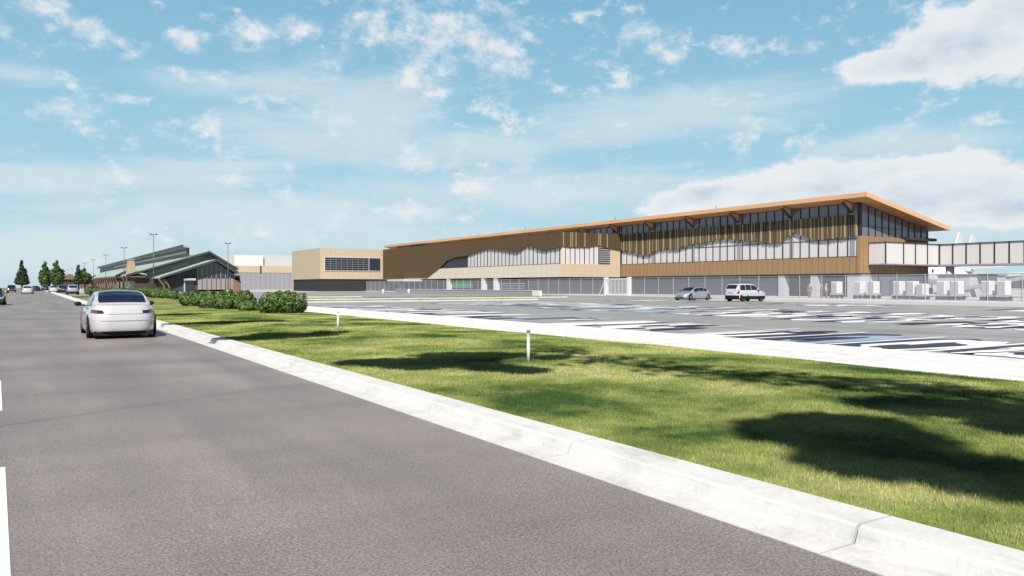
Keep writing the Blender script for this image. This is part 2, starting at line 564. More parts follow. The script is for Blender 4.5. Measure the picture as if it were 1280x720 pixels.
# ------------------------------------------------------------------ foliage
def leaf_mesh(name, m, parent, centres, leaf, n_each, fill=0.55, flat=0.9):
    """leaf quads spread through a set of clumps: centres = [(x, y, z, rx, ry, rz)] relative to parent"""
    V = []
    for (cx, cy, cz, rx, ry, rz) in centres:
        n = n_each if not isinstance(n_each, dict) else n_each[(cx, cy, cz)]
        d = rng.normal(size=(n, 3)); d /= np.linalg.norm(d, axis=1)[:, None]
        r = fill + (1 - fill) * rng.random(n) ** 0.6
        wob = 1 + 0.16 * np.sin(d[:, 0] * 5 + cx * 3) * np.cos(d[:, 2] * 6 + cy * 2)
        p = d * (r * wob)[:, None] * np.array([rx, ry, rz]) + np.array([cx, cy, cz])
        a = rng.normal(size=(n, 3)); a -= d * (a * d).sum(1)[:, None] * flat
        a /= np.linalg.norm(a, axis=1)[:, None]
        b = np.cross(d, a) + 0.35 * rng.normal(size=(n, 3))
        b /= np.linalg.norm(b, axis=1)[:, None]
        s = leaf * (0.6 + 0.8 * rng.random(n))[:, None]
        V.append(np.stack([p - a * s, p - b * s * 0.5, p + a * s, p + b * s * 0.5], 1))
    V = np.concatenate(V).astype(np.float32)
    n = len(V)
    me = bpy.data.meshes.new(name)
    me.vertices.add(n * 4)
    me.vertices.foreach_set('co', V.ravel())
    me.loops.add(n * 4)
    me.loops.foreach_set('vertex_index', np.arange(n * 4, dtype=np.int32))
    me.polygons.add(n)
    me.polygons.foreach_set('loop_start', np.arange(0, n * 4, 4, dtype=np.int32))
    me.polygons.foreach_set('loop_total', np.full(n, 4, dtype=np.int32))
    me.update(calc_edges=True)
    me.materials.append(m)
    o = bpy.data.objects.new(name, me)
    COL.objects.link(o)
    o.parent = parent
    return o

def shrub(px0, px1, py_base, py_top, label, z0=0.1):
    cxp = (px0 + px1) / 2
    X, Y = ground(cxp, py_base, z0)
    zc = Y * CT + X * ST
    w = (px1 - px0) * zc / F / 2 * 1.1
    h = (py_base - py_top) * zc / F * 1.06
    # centre a little behind the front edge
    bx, by = ST, CT
    X += bx * w * 0.75; Y += by * w * 0.75
    t = empty('shrub', (X, Y, z0), 0, label, 'shrub', 'clipped shrubs on the lawn')
    cl = []
    k = max(5, int(w * 6))
    for i in range(k):
        a = i * 2.399
        r = w * 0.62 * math.sqrt((i + 0.5) / k)
        q = 1 - 0.35 * (r / w) ** 2
        hr = h * 0.40 * q * random.uniform(0.92, 1.05)
        cl.append((r * math.cos(a), r * math.sin(a), max(hr * 0.9, h * 0.55 * q), w * 0.46, w * 0.46, hr))
    # skirt
    for i in range(7):
        a = i * 0.9 + 0.2
        cl.append((w * 0.6 * math.cos(a), w * 0.6 * math.sin(a), h * 0.3, w * 0.38, w * 0.38, h * 0.3))
    leaf_mesh('foliage', BUSHLEAF, t, cl, 0.06 + 0.0006 * zc, 420, 0.72)
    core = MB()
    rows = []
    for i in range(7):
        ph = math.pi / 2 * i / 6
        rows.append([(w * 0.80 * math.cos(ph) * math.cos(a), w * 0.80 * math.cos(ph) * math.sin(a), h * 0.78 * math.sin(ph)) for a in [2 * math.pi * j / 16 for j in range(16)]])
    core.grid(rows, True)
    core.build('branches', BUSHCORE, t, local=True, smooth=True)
    return t

shrub(315, 376, 393.0, 362.5, 'rounded green shrub at the lawn corner, widest and rightmost of the clump')
shrub(296, 319, 389.5, 375, 'smallest low shrub tucked in front beside the rightmost one')
shrub(284, 316, 388, 361.5, 'tall leafy shrub behind the smallest low one')
shrub(264, 294, 388, 362, 'leafy shrub in the middle of the long clump')
shrub(243, 271, 386, 362.5, 'leafy shrub second from the left end of the long clump')
shrub(221, 251, 383.5, 362, 'leafy shrub at the left end of the long clump')
shrub(184, 203, 372.5, 360, 'shrub just right of the white sedan roof, in the row by the pole')
shrub(196, 215, 373, 360, 'shrub standing at the foot of the nearest light pole')
shrub(208, 222, 373.2, 362.5, 'low shrub ending the row by the nearest light pole')
shrub(158, 187, 371, 359.5, 'shrub seen just over the rear window of the white sedan')
shrub(128, 160, 370, 359.5, 'shrub seen over the roof of the white sedan, before the curved posts')
shrub(102, 130, 368, 360, 'shrub beside the standing person near the canopy end')

def tree(name, loc, h, clumps, leafm, label, group, leaf=0.3, n=240, trunk_r=0.2, trunk_top=0.5, fill=0.2):
    t = empty(name, loc, 0, label, 'tree', group)
    tk = MB()
    tk.tube([(0, 0, -0.1), (0.02 * h * 0.3, 0, h * trunk_top * 0.5), (0, 0.01 * h, h * trunk_top)], [trunk_r * 1.25, trunk_r, trunk_r * 0.55], 9)
    for c in clumps[:: max(1, len(clumps) // 12)]:
        zb = min(h * trunk_top * 0.98, max(h * trunk_top * 0.45, c[2] - abs(c[0]) - abs(c[1])))
        tk.tube([(0, 0.005 * h, zb), (c[0] * 0.45, c[1] * 0.45, zb + (c[2] - zb) * 0.55), (c[0], c[1], c[2])], [trunk_r * 0.35, trunk_r * 0.22, trunk_r * 0.08], 6)
    tk.build('trunk', BARK, t, local=True, smooth=True)
    leaf_mesh('crown', leafm, t, clumps, leaf, n, fill, 0.3)
    return t

def conic(h, r, zb, tiers, per, blunt=0.1, bulge=0.0):
    cl = []
    for i in range(tiers):
        f = i / (tiers - 1)
        rr = r * ((1 - f) ** (0.85 - bulge) + blunt * f)
        if bulge:
            rr = r * (math.sin(math.pi * min(1, 0.16 + f * 0.82)) ** 0.7)
        z = zb + (h - zb) * f * 0.96
        k = max(1, int(per * (1 - f) + 1))
        for j in range(k):
            a = j * 2 * math.pi / k + i * 1.3
            q = rr * random.uniform(0.5, 0.72)
            s = rr * 0.42 + 0.25
            cl.append((q * math.cos(a), q * math.sin(a), z + random.uniform(-0.2, 0.2), s, s, (h - zb) / tiers * 0.95))
    return cl

# far trees beside the road end (photo pixels 27, 57, 71)
def far_tree(px, depth_y, top, half_px, base, kind, label):
    X = x_on_y(px, depth_y)
    zc = depth_y * CT + X * ST
    h = EYE + (HOR - top) * zc / F
    r = half_px * zc / F * 1.0
    zb = EYE + (HOR - base) * zc / F
    if kind == 'conifer':
        cl = conic(h, r, zb, 9, 7)
        return tree('conifer_tree', (X, depth_y, 0), h, cl, CONIFER, label, 'trees at the end of the road', 0.42, 150, 0.22, 0.9)
    cl = conic(h, r, zb, 9, 7, bulge=0.3)
    return tree('poplar_tree', (X, depth_y, 0), h, cl, BROAD, label, 'trees at the end of the road', 0.42, 150, 0.22, 0.6)

far_tree(27.5, 330, 327.5, 7.6, 353, 'conifer', 'dark pointed conifer standing alone at the far end of the road')
far_tree(57, 330, 329, 7.5, 355, 'poplar', 'bright green tree, left of the pair by the far parked cars')
far_tree(71.5, 325, 327, 7.5, 355, 'poplar', 'bright green tree, taller and right of the far pair')
far_tree(98, 300, 333, 4, 352, 'conifer', 'narrow dark tree behind the canopy end of the green roofed building')
far_tree(106, 310, 337, 6.5, 353, 'poplar', 'round green tree peeping over the canopy end of the green roofed building')

# ------------------------------------------------------------------ sun, and unseen trees added to cast the lawn shadows
SUN_EL = R(47.5)
SDX, SDY = 0.6, 0.8                     # the way the light travels over the ground
def lift(px, py, H):
    X, Y = ground(px, py, 0.12)
    k = H / math.tan(SUN_EL)
    return (X - SDX * k, Y - SDY * k, H)

def added_shade_tree(name, trunk, H, spots, label, top=0.72):
    t = empty(name, (trunk[0], trunk[1], 0), 0, label, 'tree', 'unseen trees added to cast lawn shadows')
    cl, dens = [], {}
    for (px, py, r, n) in spots:
        p = lift(px, py, H + random.uniform(-1.2, 1.2))
        c = (p[0] - trunk[0], p[1] - trunk[1], p[2], r, r, r * 0.8)
        cl.append(c); dens[c[:3]] = int(n * (1.7 if n > 200 else 1.1))
    tk = MB()
    mx = sum(c[0] for c in cl) / len(cl); my = sum(c[1] for c in cl) / len(cl)
    # a slender trunk, one thin limb reaching out, and twigs inside the crown
    tk.tube([(0, 0, -0.1), (0, 0, H * 0.3), (0, 0, H * 0.62), (mx * 0.12, my * 0.12, H * 0.78)], [0.2, 0.15, 0.09, 0.05], 9)
    tk.tube([(mx * 0.12, my * 0.12, H * 0.77), (mx * 0.5, my * 0.5, H * 0.93), (mx * 0.9, my * 0.9, H * 0.99)], [0.016, 0.008, 0.007], 6)
    for c in cl:
        tk.tube([(mx * 0.9, my * 0.9, H * 0.99), ((mx * 0.9 + c[0]) * 0.5, (my * 0.9 + c[1]) * 0.5, H * 0.5 + c[2] * 0.5 + 0.2), (c[0], c[1], c[2])], [0.012, 0.012, 0.01], 5)
    tk.build('trunk', BARK, t, local=True, smooth=True)
    leaf_mesh('crown', BROAD, t, cl, 0.19, dens, 0.1, 0.2)
    return t

added_shade_tree('added_shade_tree', (5.5, -7.5), 15, [
    (987, 538, 0.6, 420), (1022, 530, 0.56, 420), (1072, 532, 0.52, 420), (1072, 552, 0.56, 420), (1112, 548, 0.52, 420), (1062, 572, 0.47, 400), (1122, 575, 0.52, 420), (1162, 572, 0.47, 400),
    (1192, 590, 0.43, 420), (1252, 585, 0.39, 420), (1312, 592, 0.34, 400), (1252, 602, 0.34, 400), (1362, 600, 0.39, 400),
    (1132, 508, 0.69, 380), (1192, 512, 0.65, 380), (1252, 516, 0.65, 380), (1312, 530, 0.6, 380), (1262, 535, 0.43, 300), (1332, 545, 0.43, 330),
    (760, 452, 1.1, 125), (850, 462, 1.1, 125), (940, 470, 1.1, 136), (1040, 478, 1.1, 148), (1130, 484, 1.0, 148), (1220, 492, 1.0, 148), (700, 440, 1.0, 102)],
    'broad unseen tree added just behind the viewpoint to shadow the lawn')
added_shade_tree('added_shade_tree', (-8.6, 1.5), 15, [
    (450, 452, 0.45, 300), (490, 452, 0.7, 420), (530, 455, 0.8, 420), (570, 453, 0.9, 420), (600, 446, 0.8, 380), (560, 446, 0.8, 420), (620, 460, 0.45, 260), (660, 463, 0.4, 240), (640, 446, 0.6, 160), (690, 448, 0.5, 160)],
    'unseen shadow casting tree added on the left verge nearest the viewpoint')
added_shade_tree('added_shade_tree', (-8.6, 11.5), 15, [
    (300, 422, 0.7, 300), (330, 421, 0.9, 420), (360, 420, 1.0, 420), (390, 419, 0.9, 320), (345, 418, 0.8, 350), (415, 416, 0.8, 150), (350, 403, 0.9, 60), (395, 404, 0.9, 60)],
    'unseen shadow casting tree added on the left verge second along the road')
added_shade_tree('added_shade_tree', (-8.6, 21.5), 15, [
    (225, 404.5, 0.6, 260), (250, 404, 0.9, 420), (280, 403.5, 1.0, 420), (310, 403, 0.9, 240), (340, 402, 0.8, 140)],
    'unseen shadow casting tree added on the left verge third along the road')
added_shade_tree('added_shade_tree', (-8.6, 31.5), 15, [
    (195, 394, 0.8, 260), (215, 393.5, 0.9, 300), (245, 393.2, 0.9, 200)],
    'unseen shadow casting tree added on the left verge fourth along the road')

# short white posts standing in for faded tree trunks in the lawn
for px, pyb, lab in ((660.5, 453, 'nearer white post standing in for a faded tree trunk'), (422.5, 412.5, 'farther white post for a faded tree trunk by the second lawn shadow')):
    X, Y = ground(px, pyb, 0.13)
    p = empty('ghost_trunk', (X, Y, 0.12), 0, lab, 'post', 'posts standing in for faded tree trunks')
    MB().tube([(0, 0, -0.05), (0, 0, 0.58)], 0.033, 12).build('post', WHITEPAINT, p, local=True, smooth=True)
    MB().tube([(0, 0, 0.58), (0, 0, 0.615), (0, 0, 0.63)], [0.036, 0.036, 0.015], 12).build('ghost_trunk_cap', GALV, p, local=True, smooth=True)

# ------------------------------------------------------------------ lamp posts
def lamp_post(X, Y, H, label, z0=0.0):
    t = empty('lamp_post', (X, Y, z0), 0, label, 'lamp post', 'lamp posts along the terminals')
    MB().tube([(0, 0, 0), (0, 0, 0.7)], 0.28, 12).build('base', APRON, t, local=True, smooth=True)
    MB().tube([(0, 0, 0.6), (0, 0, H)], [0.09, 0.055], 10).build('pole', POLEMAT, t, local=True, smooth=True)
    MB().box(-0.45, 0.45, -0.03, 0.03, H - 0.12, H - 0.05).build('arm', POLEMAT, t, local=True)
    for s in (-1, 1):
        MB().prism([(s * 0.2, -0.16, H - 0.05), (s * 0.66, -0.14, H - 0.02), (s * 0.66, 0.14, H - 0.02), (s * 0.2, 0.16, H - 0.05)], (0, 0, 0.11)).build('lamp_head', POLEMAT, t, local=True)
    return t

nth = ['nearest tall grey lamp post, left of the front gable', 'second lamp post, before the stone chimney', 'third lamp post, left of the stone chimney', 'fourth lamp post along the canopy',
       'fifth lamp post along the canopy', 'sixth lamp post, by the canopy end', 'seventh lamp post, just past the canopy end', 'eighth lamp post, over the silver parked car', 'ninth and farthest lamp post, over the dark parked car']
for k in range(9):
    lamp_post(17, 136 + 45 * k, 9.7 - (0.3 if k else 0), nth[k])
lamp_post(x_on_y(285, 157.5), 157.5, 9.7, 'thin lamp post crossing the right end of the front gable')

# ------------------------------------------------------------------ new terminal
XM, XL, XR = 95.4, 81.6, 93.2          # main facade, projecting wing, roof edge
YW, YS, YB = 65.25, 115.2, 197.8       # near end wall, step of the wing, block front
YE = 62.8                              # near roof edge
YFAR = 226.0
XBACK = 111.2
ZB, ZS, ZF = 3.2, 5.45, 11.15          # underside of cladding, sill, top of the fins
def roof_z(x):
    return 13.75 - (x - XR) * 0.194

T = empty('terminal_building', (XM, 120, 0), 0, 'long new terminal with timber edged sloping roof, brown fins and white glazing', 'terminal')
# roof: sloping slab, timber fascia all round, soffit
def slab(x0, x1, y0, y1, top, th, name, m, parent):
    pts = [(x0, y0, roof_z(x0) + top - th), (x1, y0, roof_z(x1) + top - th), (x1, y0, roof_z(x1) + top), (x0, y0, roof_z(x0) + top)]
    return MB().prism(pts, (0, y1 - y0, 0)).build(name, m, parent)
rf = slab(XR + 0.12, XBACK + 1.4, YE + 0.12, YFAR - 0.1, 0.0, 0.4, 'roof', ROOFTOP, T)
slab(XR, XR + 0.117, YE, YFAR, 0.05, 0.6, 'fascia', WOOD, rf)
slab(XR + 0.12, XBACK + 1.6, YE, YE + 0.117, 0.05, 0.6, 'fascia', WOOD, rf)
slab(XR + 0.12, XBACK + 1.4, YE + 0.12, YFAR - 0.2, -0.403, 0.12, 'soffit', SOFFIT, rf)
# brackets under the eaves
yb = 66.4
while yb < 220:
    z0 = roof_z(XR)
    MB().prism([(XR + 0.15, yb, z0 - 0.7), (XM - 0.02, yb, roof_z(XM) - 0.66), (XM - 0.02, yb, roof_z(XM) - 1.75), (XR + 0.35, yb, z0 - 0.85)], (0, 0.45, 0)).build('roof_bracket', WOOD, T)
    MB().prism([(XR + 0.35, yb - 0.01, z0 - 0.853), (XM - 0.02, yb - 0.01, roof_z(XM) - 1.755), (XM - 0.02, yb - 0.01, roof_z(XM) - 1.88), (XR + 0.30, yb - 0.01, z0 - 0.93)], (0, 0.47, 0)).build('bracket_shade_strip', BRONZE, T)  # dark strip put in as shade along the bracket's underside
    yb += 10.0
# roof masts
for ym in (92, 118, 150, 176):
    MB().tube([(XR + 3, ym, roof_z(XR + 3) - 0.1), (XR + 3, ym, roof_z(XR + 3) + 1.6)], 0.05, 6).build('roof_mast', POLEMAT, T)

# main long facade (x = XM) from YW to YFAR: tan band, glass, clerestory
def facade_band(name, m, x, y0, y1, z0, z1, th=0.25, parent=T):
    return box(name, m, parent, x, x + th, y0, y1, z0, z1)
def seams_x(x, y0, y1, z0, z1, step, w=0.03, m=SEAM, parent=None, name='panel_joint'):
    mb = MB(); y = y0 + step / 2
    while y < y1:
        mb.box(x - 0.004, x + 0.01, y - w / 2, y + w / 2, z0, z1); y += step
    return mb.build(name, m, parent)
def seams_y(y, x0, x1, z0, z1, step, w=0.03, m=SEAM, parent=None, name='panel_joint'):
    mb = MB(); x = x0 + step / 2
    while x < x1:
        mb.box(x - w / 2, x + w / 2, y - 0.004, y + 0.01, z0, z1); x += step
    return mb.build(name, m, parent)

bd = facade_band('tan_cladding', TAN, XM - 0.12, YW, YS, ZB, ZS, 0.37)
seams_x(XM - 0.12, YW, YS, ZB, ZS, 1.0, 0.05, SEAM, bd)
box('base_flashing', DARKMETAL, T, XM - 0.15, XM + 0.1, YW - 0.03, YS, ZB - 0.12, ZB - 0.003)
gl = box('curtain_wall', LITGLASS, T, XM + 0.05, XM + 0.15, YW + 0.25, YS, ZS + 0.003, ZF - 0.4)
up = box('clerestory_glass', GLASS, T, XM + 0.05, XM + 0.15, YW + 0.25, YFAR - 6, ZF - 0.397, roof_z(XM) - 0.64)
mul = MB()
ys = []
y = YW + 0.3
k = 0
while y < YS:
    w = 0.1 if k % 4 == 0 else 0.065
    mul.box(XM - 0.08, XM + 0.045, y - w / 2, y + w / 2, ZS, roof_z(XM) - 0.66)
    ys.append(y); y += 1.55; k += 1
mul.box(XM - 0.05, XM + 0.045, YW + 0.2, YS, ZF - 0.3, ZF - 0.14)
mul.box(XM - 0.05, XM + 0.045, YW + 0.2, YS, ZS + 0.001, ZS + 0.1)
mul.box(XM - 0.03, XM + 0.045, YW + 0.2, YS, ZS + 2.42, ZS + 2.48)
mul.build('mullions', DARKMETAL, gl)
mul2 = MB()
y = YS + 0.6
while y < YFAR - 8:
    mul2.box(XM - 0.06, XM + 0.045, y - 0.05, y + 0.05, ZF - 0.4, roof_z(XM) - 0.66); y += 1.9
mul2.build('mullions', DARKMETAL, up)
# grey columns behind the glass
for yc in (66.4, 76.4, 86.4, 96.4, 106.4):
    MB().box(XM - 0.02, XM + 0.04, yc - 0.34, yc + 0.34, ZS + 0.1, ZF - 0.3).build('column_band', GREYWALL, T)

# brown fins with a mountain outline along the bottom
SIL_MAIN = [(776, 313), (792, 316), (805, 320), (814, 318.7), (821, 313.7), (835, 311.3), (846, 312.5), (860, 308), (868, 306), (885, 303.7), (900, 299.5), (915, 299.5), (935, 302.5), (950, 302.5), (967, 303.7), (975, 305), (982, 299.5), (994, 292.5), (1005, 295), (1018, 299.5), (1030, 301.2), (1047, 298.7), (1066, 296.2), (1076, 296)]
SIL_WING = [(484, 348.6), (535, 347), (552, 334), (560, 326), (569, 322.5), (575, 321), (584, 320), (597, 315), (610, 311), (625, 312.5), (647, 315.75), (660, 307.5), (670, 310), (680, 313.75), (700, 310), (703, 309)]
SIL_STEP = [(702, 308.75), (712, 309.5), (735, 309.5), (745, 307), (760, 311), (778, 314)]
def sil_x(sil, X):
    """outline on a facade x = X: list of (y, z), ascending y"""
    return sorted((y_on_x(px, X), z_at(py, X, y_on_x(px, X))) for px, py in sil)
def sil_y(sil, Y):
    return sorted((x_on_y(px, Y), z_at(py, x_on_y(px, Y), Y)) for px, py in sil)
def interp(tab, t):
    for (a, za), (b, zb) in zip(tab, tab[1:]):
        if t <= b:
            f = 0 if b == a else max(0, (t - a) / (b - a))
            return za + (zb - za) * f
    return tab[-1][1]

tab = sil_x(SIL_MAIN, XM)
fa, fb = MB(), MB()
y = YW + 0.35
k = 0
while y < YS - 0.1:
    # whole slats stop on the outline, a few left short
    zb = interp(tab, y)
    dense = mnoise.noise((y * 0.09, 4.0, 1.0))
    (fa if (k * 7) % 5 else fb).box(XM - 0.34, XM - 0.11, y - 0.06, y + 0.06, zb + random.uniform(-0.1, 0.2), ZF)
    if dense > 0.05 or k % 4 == 0:
        (fa if k % 2 else fb).box(XM - 0.3, XM - 0.11, y + 0.125, y + 0.225, zb + random.uniform(0.0, 0.25), ZF)
    y += 0.36
    k += 1
fs = fa.build('fin_screen', FINMAIN, T)
fb.build('fins', FINTAN, fs)
box('fin_rail', BRONZE, T, XM - 0.109, XM - 0.06, YW + 0.3, YS, ZF - 0.3, ZF - 0.1)

# near end wall (y = YW): tan pier, raised sill, tall sloped glazing
ZE = 8.25
box('end_cladding', TAN, T, XM - 0.12, XBACK, YW - 0.12, YW + 0.2, ZB, ZE)
seams_y(YW - 0.12, XM, XBACK, ZB, ZE, 1.2, 0.05, SEAM, T)
pts = [(XM + 0.2, YW, ZE + 0.003), (XBACK, YW, ZE + 0.003), (XBACK, YW, roof_z(XBACK) - 0.64), (XM + 0.2, YW, roof_z(XM + 0.2) - 0.64)]
eg = MB().prism(pts, (0, 0.1, 0)).build('end_glazing', GLASS, T)
mul = MB()
n = 10
for i in range(n + 1):
    x = XM + 0.25 + (XBACK - XM - 0.3) * i / n
    mul.box(x - 0.05, x + 0.05, YW - 0.1, YW - 0.003, ZE, roof_z(x) - 0.66)
for f in (0.42,):
    mul.prism([(XM + 0.2, YW - 0.07, ZE + 1.35), (XBACK, YW - 0.07, ZE + 0.9), (XBACK, YW - 0.07, ZE + 0.97), (XM + 0.2, YW - 0.07, ZE + 1.42)], (0, 0.06, 0))
mul.build('mullions', DARKMETAL, eg)
box('corner_post', DARKMETAL, T, XM - 0.1, XM + 0.18, YW - 0.1, YW + 0.22, ZE, roof_z(XM) - 0.66)
box('corner_pier', TAN, T, XM - 0.2, XM + 0.25, YW - 0.2, YW + 0.3, ZB + 0.002, ZE - 0.01)
# low dark plant deck behind the glazing end
box('plant_deck', CHARCOAL, T, XM + 10.0, XBACK + 0.9, YW - 0.9, YW - 0.13, ZE - 0.3, ZE + 0.1)
# back and far walls close the volume
box('rear_wall', GREYWALL, T, XBACK + 0.01, XBACK + 0.3, YW, YFAR - 6, 0, 9.6)
box('far_wall', GREYWALL, T, XM + 0.2, XBACK, YFAR - 6, YFAR - 5.7, 0, 9.6)

# ground floor of the main part
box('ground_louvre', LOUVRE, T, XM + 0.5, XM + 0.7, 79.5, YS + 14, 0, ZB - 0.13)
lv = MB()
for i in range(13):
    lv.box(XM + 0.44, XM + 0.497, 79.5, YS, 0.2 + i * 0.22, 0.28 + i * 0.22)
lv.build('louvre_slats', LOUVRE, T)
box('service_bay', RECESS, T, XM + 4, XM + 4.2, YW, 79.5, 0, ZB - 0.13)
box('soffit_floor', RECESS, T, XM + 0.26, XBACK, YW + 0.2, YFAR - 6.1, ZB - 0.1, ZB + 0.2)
for yc in (78.2, 72.5):
    bevel(box('column', PALEWALL, T, XM - 0.05, XM + 1.0, yc - 0.6, yc + 0.6, 0, ZB - 0.13))
box('bay_pier', PALEWALL, T, XM, XM + 3.9, YW, 67.2, 0, ZB - 0.13)
box('end_ground_wall', PALEWALL, T, XM + 0.2, XBACK, YW + 0.4, YW + 0.8, 0, ZB - 0.103)
for i in range(3):
    box('ground_door', GREYWALL, T, XM + 3 + i * 4.2, XM + 5.4 + i * 4.2, YW + 0.33, YW + 0.397, 0, 2.4)

# projecting wing (x = XL) from YS to YB
W_TOP = ZF
box('wing_roof', ROOFTOP, T, XL + 0.2, XM - 0.4, YS + 0.2, YB, W_TOP - 0.4, W_TOP - 0.1)
bd = facade_band('sill_band', BEIGE2, XL - 0.12, YS + 0.02, YB - 0.02, ZB - 0.1, ZS, 0.37)
seams_x(XL - 0.12, YS, y_on_x(545, XL), ZB - 0.1, ZS, 1.9, 0.035, mat('light_joint', (0.5, 0.42, 0.33), 0.8), bd)
wg = box('wing_glazing', LITGLASS, T, XL + 0.05, XL + 0.15, YS + 0.4, y_on_x(584, XL), ZS + 0.003, ZF - 0.5)
box('dark_glazing', DARKGLASS, T, XL + 0.05, XL + 0.15, y_on_x(584, XL) + 0.003, YB, ZS + 0.003, ZF - 0.5)
mul = MB()
y = YS + 0.6; k = 0
while y < y_on_x(584, XL):
    w = 0.13 if k % 3 == 0 else 0.07
    mul.box(XL - 0.06, XL + 0.045, y - w / 2, y + w / 2, ZS, ZF - 0.5); y += 1.45; k += 1
mul.box(XL - 0.04, XL + 0.045, YS + 0.4, y_on_x(584, XL), ZS + 0.001, ZS + 0.1)
mul.build('mullions', DARKMETAL, wg)
tab = sil_x(SIL_WING, XL)
# brown backing sheet cut to the outline, then the fins in front of it
mb = MB()
seq = [(y, max(z, ZB - 0.1)) for y, z in tab]
seq[0] = (YS + 0.02, seq[0][1]); seq[-1] = (YB - 0.02, seq[-1][1])
for (y0, z0), (y1, z1) in zip(seq, seq[1:]):
    mb.prism([(XL - 0.2, y0, z0), (XL - 0.2, y1, z1), (XL - 0.2, y1, W_TOP), (XL - 0.2, y0, W_TOP)], (0.075, 0, 0))
ws = mb.build('fin_backing', FIN, T)
mb = MB(); mb2 = MB()
y = YS + 0.1
while y < YB - 0.1:
    zb = max(ZB - 0.1, interp(tab, y))
    mb.box(XL - 0.36, XL - 0.203, y - 0.06, y + 0.06, zb + random.uniform(-0.06, 0.12), W_TOP + 0.02)
    y += 0.42
mb.build('fins', FIN, ws)

# step face (y = YS) of the wing, turned to the viewer
seq = sil_y(SIL_STEP, YS)
XA, XB_ = XL - 0.1, XM - 0.36
xw0, xw1, xw2 = x_on_y(706, YS), x_on_y(748, YS), x_on_y(762, YS)
box('step_sill', BEIGE, T, XA, XB_, YS - 0.12, YS + 0.015, ZB - 0.1, ZS)
box('step_pier', BEIGE, T, xw2, XB_, YS - 0.118, YS + 0.013, ZS + 0.002, ZF - 2)
box('step_pier', BEIGE2, T, XA, xw0, YS - 0.118, YS + 0.013, ZS + 0.002, ZF - 1.5)
seams_y(YS - 0.12, XA, XB_, ZB - 0.1, ZS, 1.5, 0.035, MATS['light_joint'], T)
sg = box('step_glazing', LITGLASS, T, xw0 + 0.003, xw1, YS - 0.06, YS + 0.01, ZS + 0.002, ZF - 0.5)
mul = MB()
for i in range(8):
    x = xw0 + 0.05 + (xw1 - xw0 - 0.1) * i / 7
    w = 0.05 if i % 2 else 0.08
    mul.box(x - w, x + w, YS - 0.12, YS - 0.063, ZS + 0.002, ZF - 0.5)
mul.build('mullions', DARKMETAL, sg)
lo = box('step_louvre', CHARCOAL, T, xw1 + 0.003, xw2 - 0.003, YS - 0.08, YS + 0.01, ZS + 0.002, ZF - 2)
mb = MB()
for i in range(9):
    mb.box(xw1 + 0.02, xw2 - 0.02, YS - 0.13, YS - 0.083, ZS + 0.25 + i * 0.4, ZS + 0.45 + i * 0.4)
mb.build('louvre_slats', GREYWALL, lo)
mb = MB()
s2 = [(min(max(x, XA), XB_), z) for x, z in seq]
for (x0, z0), (x1, z1) in zip(s2, s2[1:]):
    if x1 > x0:
        mb.prism([(x0, YS - 0.2, z0), (x1, YS - 0.2, z1), (x1, YS - 0.2, W_TOP), (x0, YS - 0.2, W_TOP)], (0, 0.075, 0))
ws = mb.build('fin_backing', FIN, T)
mb = MB(); mb2 = MB()
x = XA - 0.1
while x < XB_:
    (mb if random.random() < 0.75 else mb2).box(x - 0.05, x + 0.05, YS - 0.36, YS - 0.203, interp(seq, x) + random.uniform(-0.05, 0.15), W_TOP + 0.02); x += 0.4
mb.build('fins', FIN, ws); mb2.build('fins', FINTAN, ws)
# ground floor under the wing: recessed, with white columns
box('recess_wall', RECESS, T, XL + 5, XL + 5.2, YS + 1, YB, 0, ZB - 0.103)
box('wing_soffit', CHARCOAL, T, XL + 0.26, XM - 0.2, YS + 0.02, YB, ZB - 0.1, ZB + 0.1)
box('step_louvre', LOUVRE, T, XL + 0.3, XM + 0.4, YS + 0.6, YS + 0.9, 0, ZB - 0.103)
lv = MB()
for i in range(13):
    lv.box(XL + 0.3, XM + 0.4, YS + 0.54, YS + 0.597, 0.2 + i * 0.22, 0.28 + i * 0.22)
lv.build('louvre_slats', LOUVRE, T)
box('side_louvre', CHARCOAL, T, XL + 0.3, XL + 0.5, YS + 0.9, y_on_x(660, XL), 0, ZB - 0.103)
for px in (603.5, 619, 560):
    yc = y_on_x(px, XL)
    bevel(box('column', WHITEPANEL, T, XL - 0.05, XL + 0.7, yc - 0.65, yc + 0.65, 0, ZB - 0.11))
box('green_screen', GREENPANEL, T, XL + 0.5, XL + 0.6, y_on_x(588, XL), y_on_x(563, XL), 1.0, 2.5)
mb = MB()
for i in range(4):
    mb.box(XL + 0.2, XL + 0.26, y_on_x(655, XL), y_on_x(624, XL), 0.5 + i * 0.45, 0.62 + i * 0.45)
mb.build('ground_rail', GALV, T)

# block at the far end of the wing
XBL = 64.0
YBK = 223.0
ZTOP = 11.2
blk = MB().box(XBL, XL - 0.02, YB, YBK, ZB, ZTOP).build('end_block', BEIGE, T)
seams_y(YB, XBL, XL - 0.1, ZB, ZTOP, 1.2, 0.03, MATS['light_joint'], blk)
seams_x(XBL, YB, YBK, ZB, ZTOP, 2.4, 0.03, MATS['light_joint'], blk)
xw0, xw1 = x_on_y(406, YB), x_on_y(475.5, YB)
wz0, wz1 = 5.45, 8.8
wn = MB().box(xw0, xw1, YB - 0.02, YB + 0.1, wz0, wz1).build('block_window', mat('block_glass', (0.05, 0.055, 0.085), 0.12, spec=0.9), blk)
mb = MB()
xs = x_on_y(461, YB)
for i in range(1, 6):
    z = wz0 + (wz1 - wz0) * i / 6
    mb.box(xw0, xs, YB - 0.16, YB - 0.022, z - 0.045, z + 0.045)
for i in range(1, 8):
    x = xw0 + (xs - xw0) * i / 8
    mb.box(x - 0.03, x + 0.03, YB - 0.08, YB - 0.021, wz0, wz1)
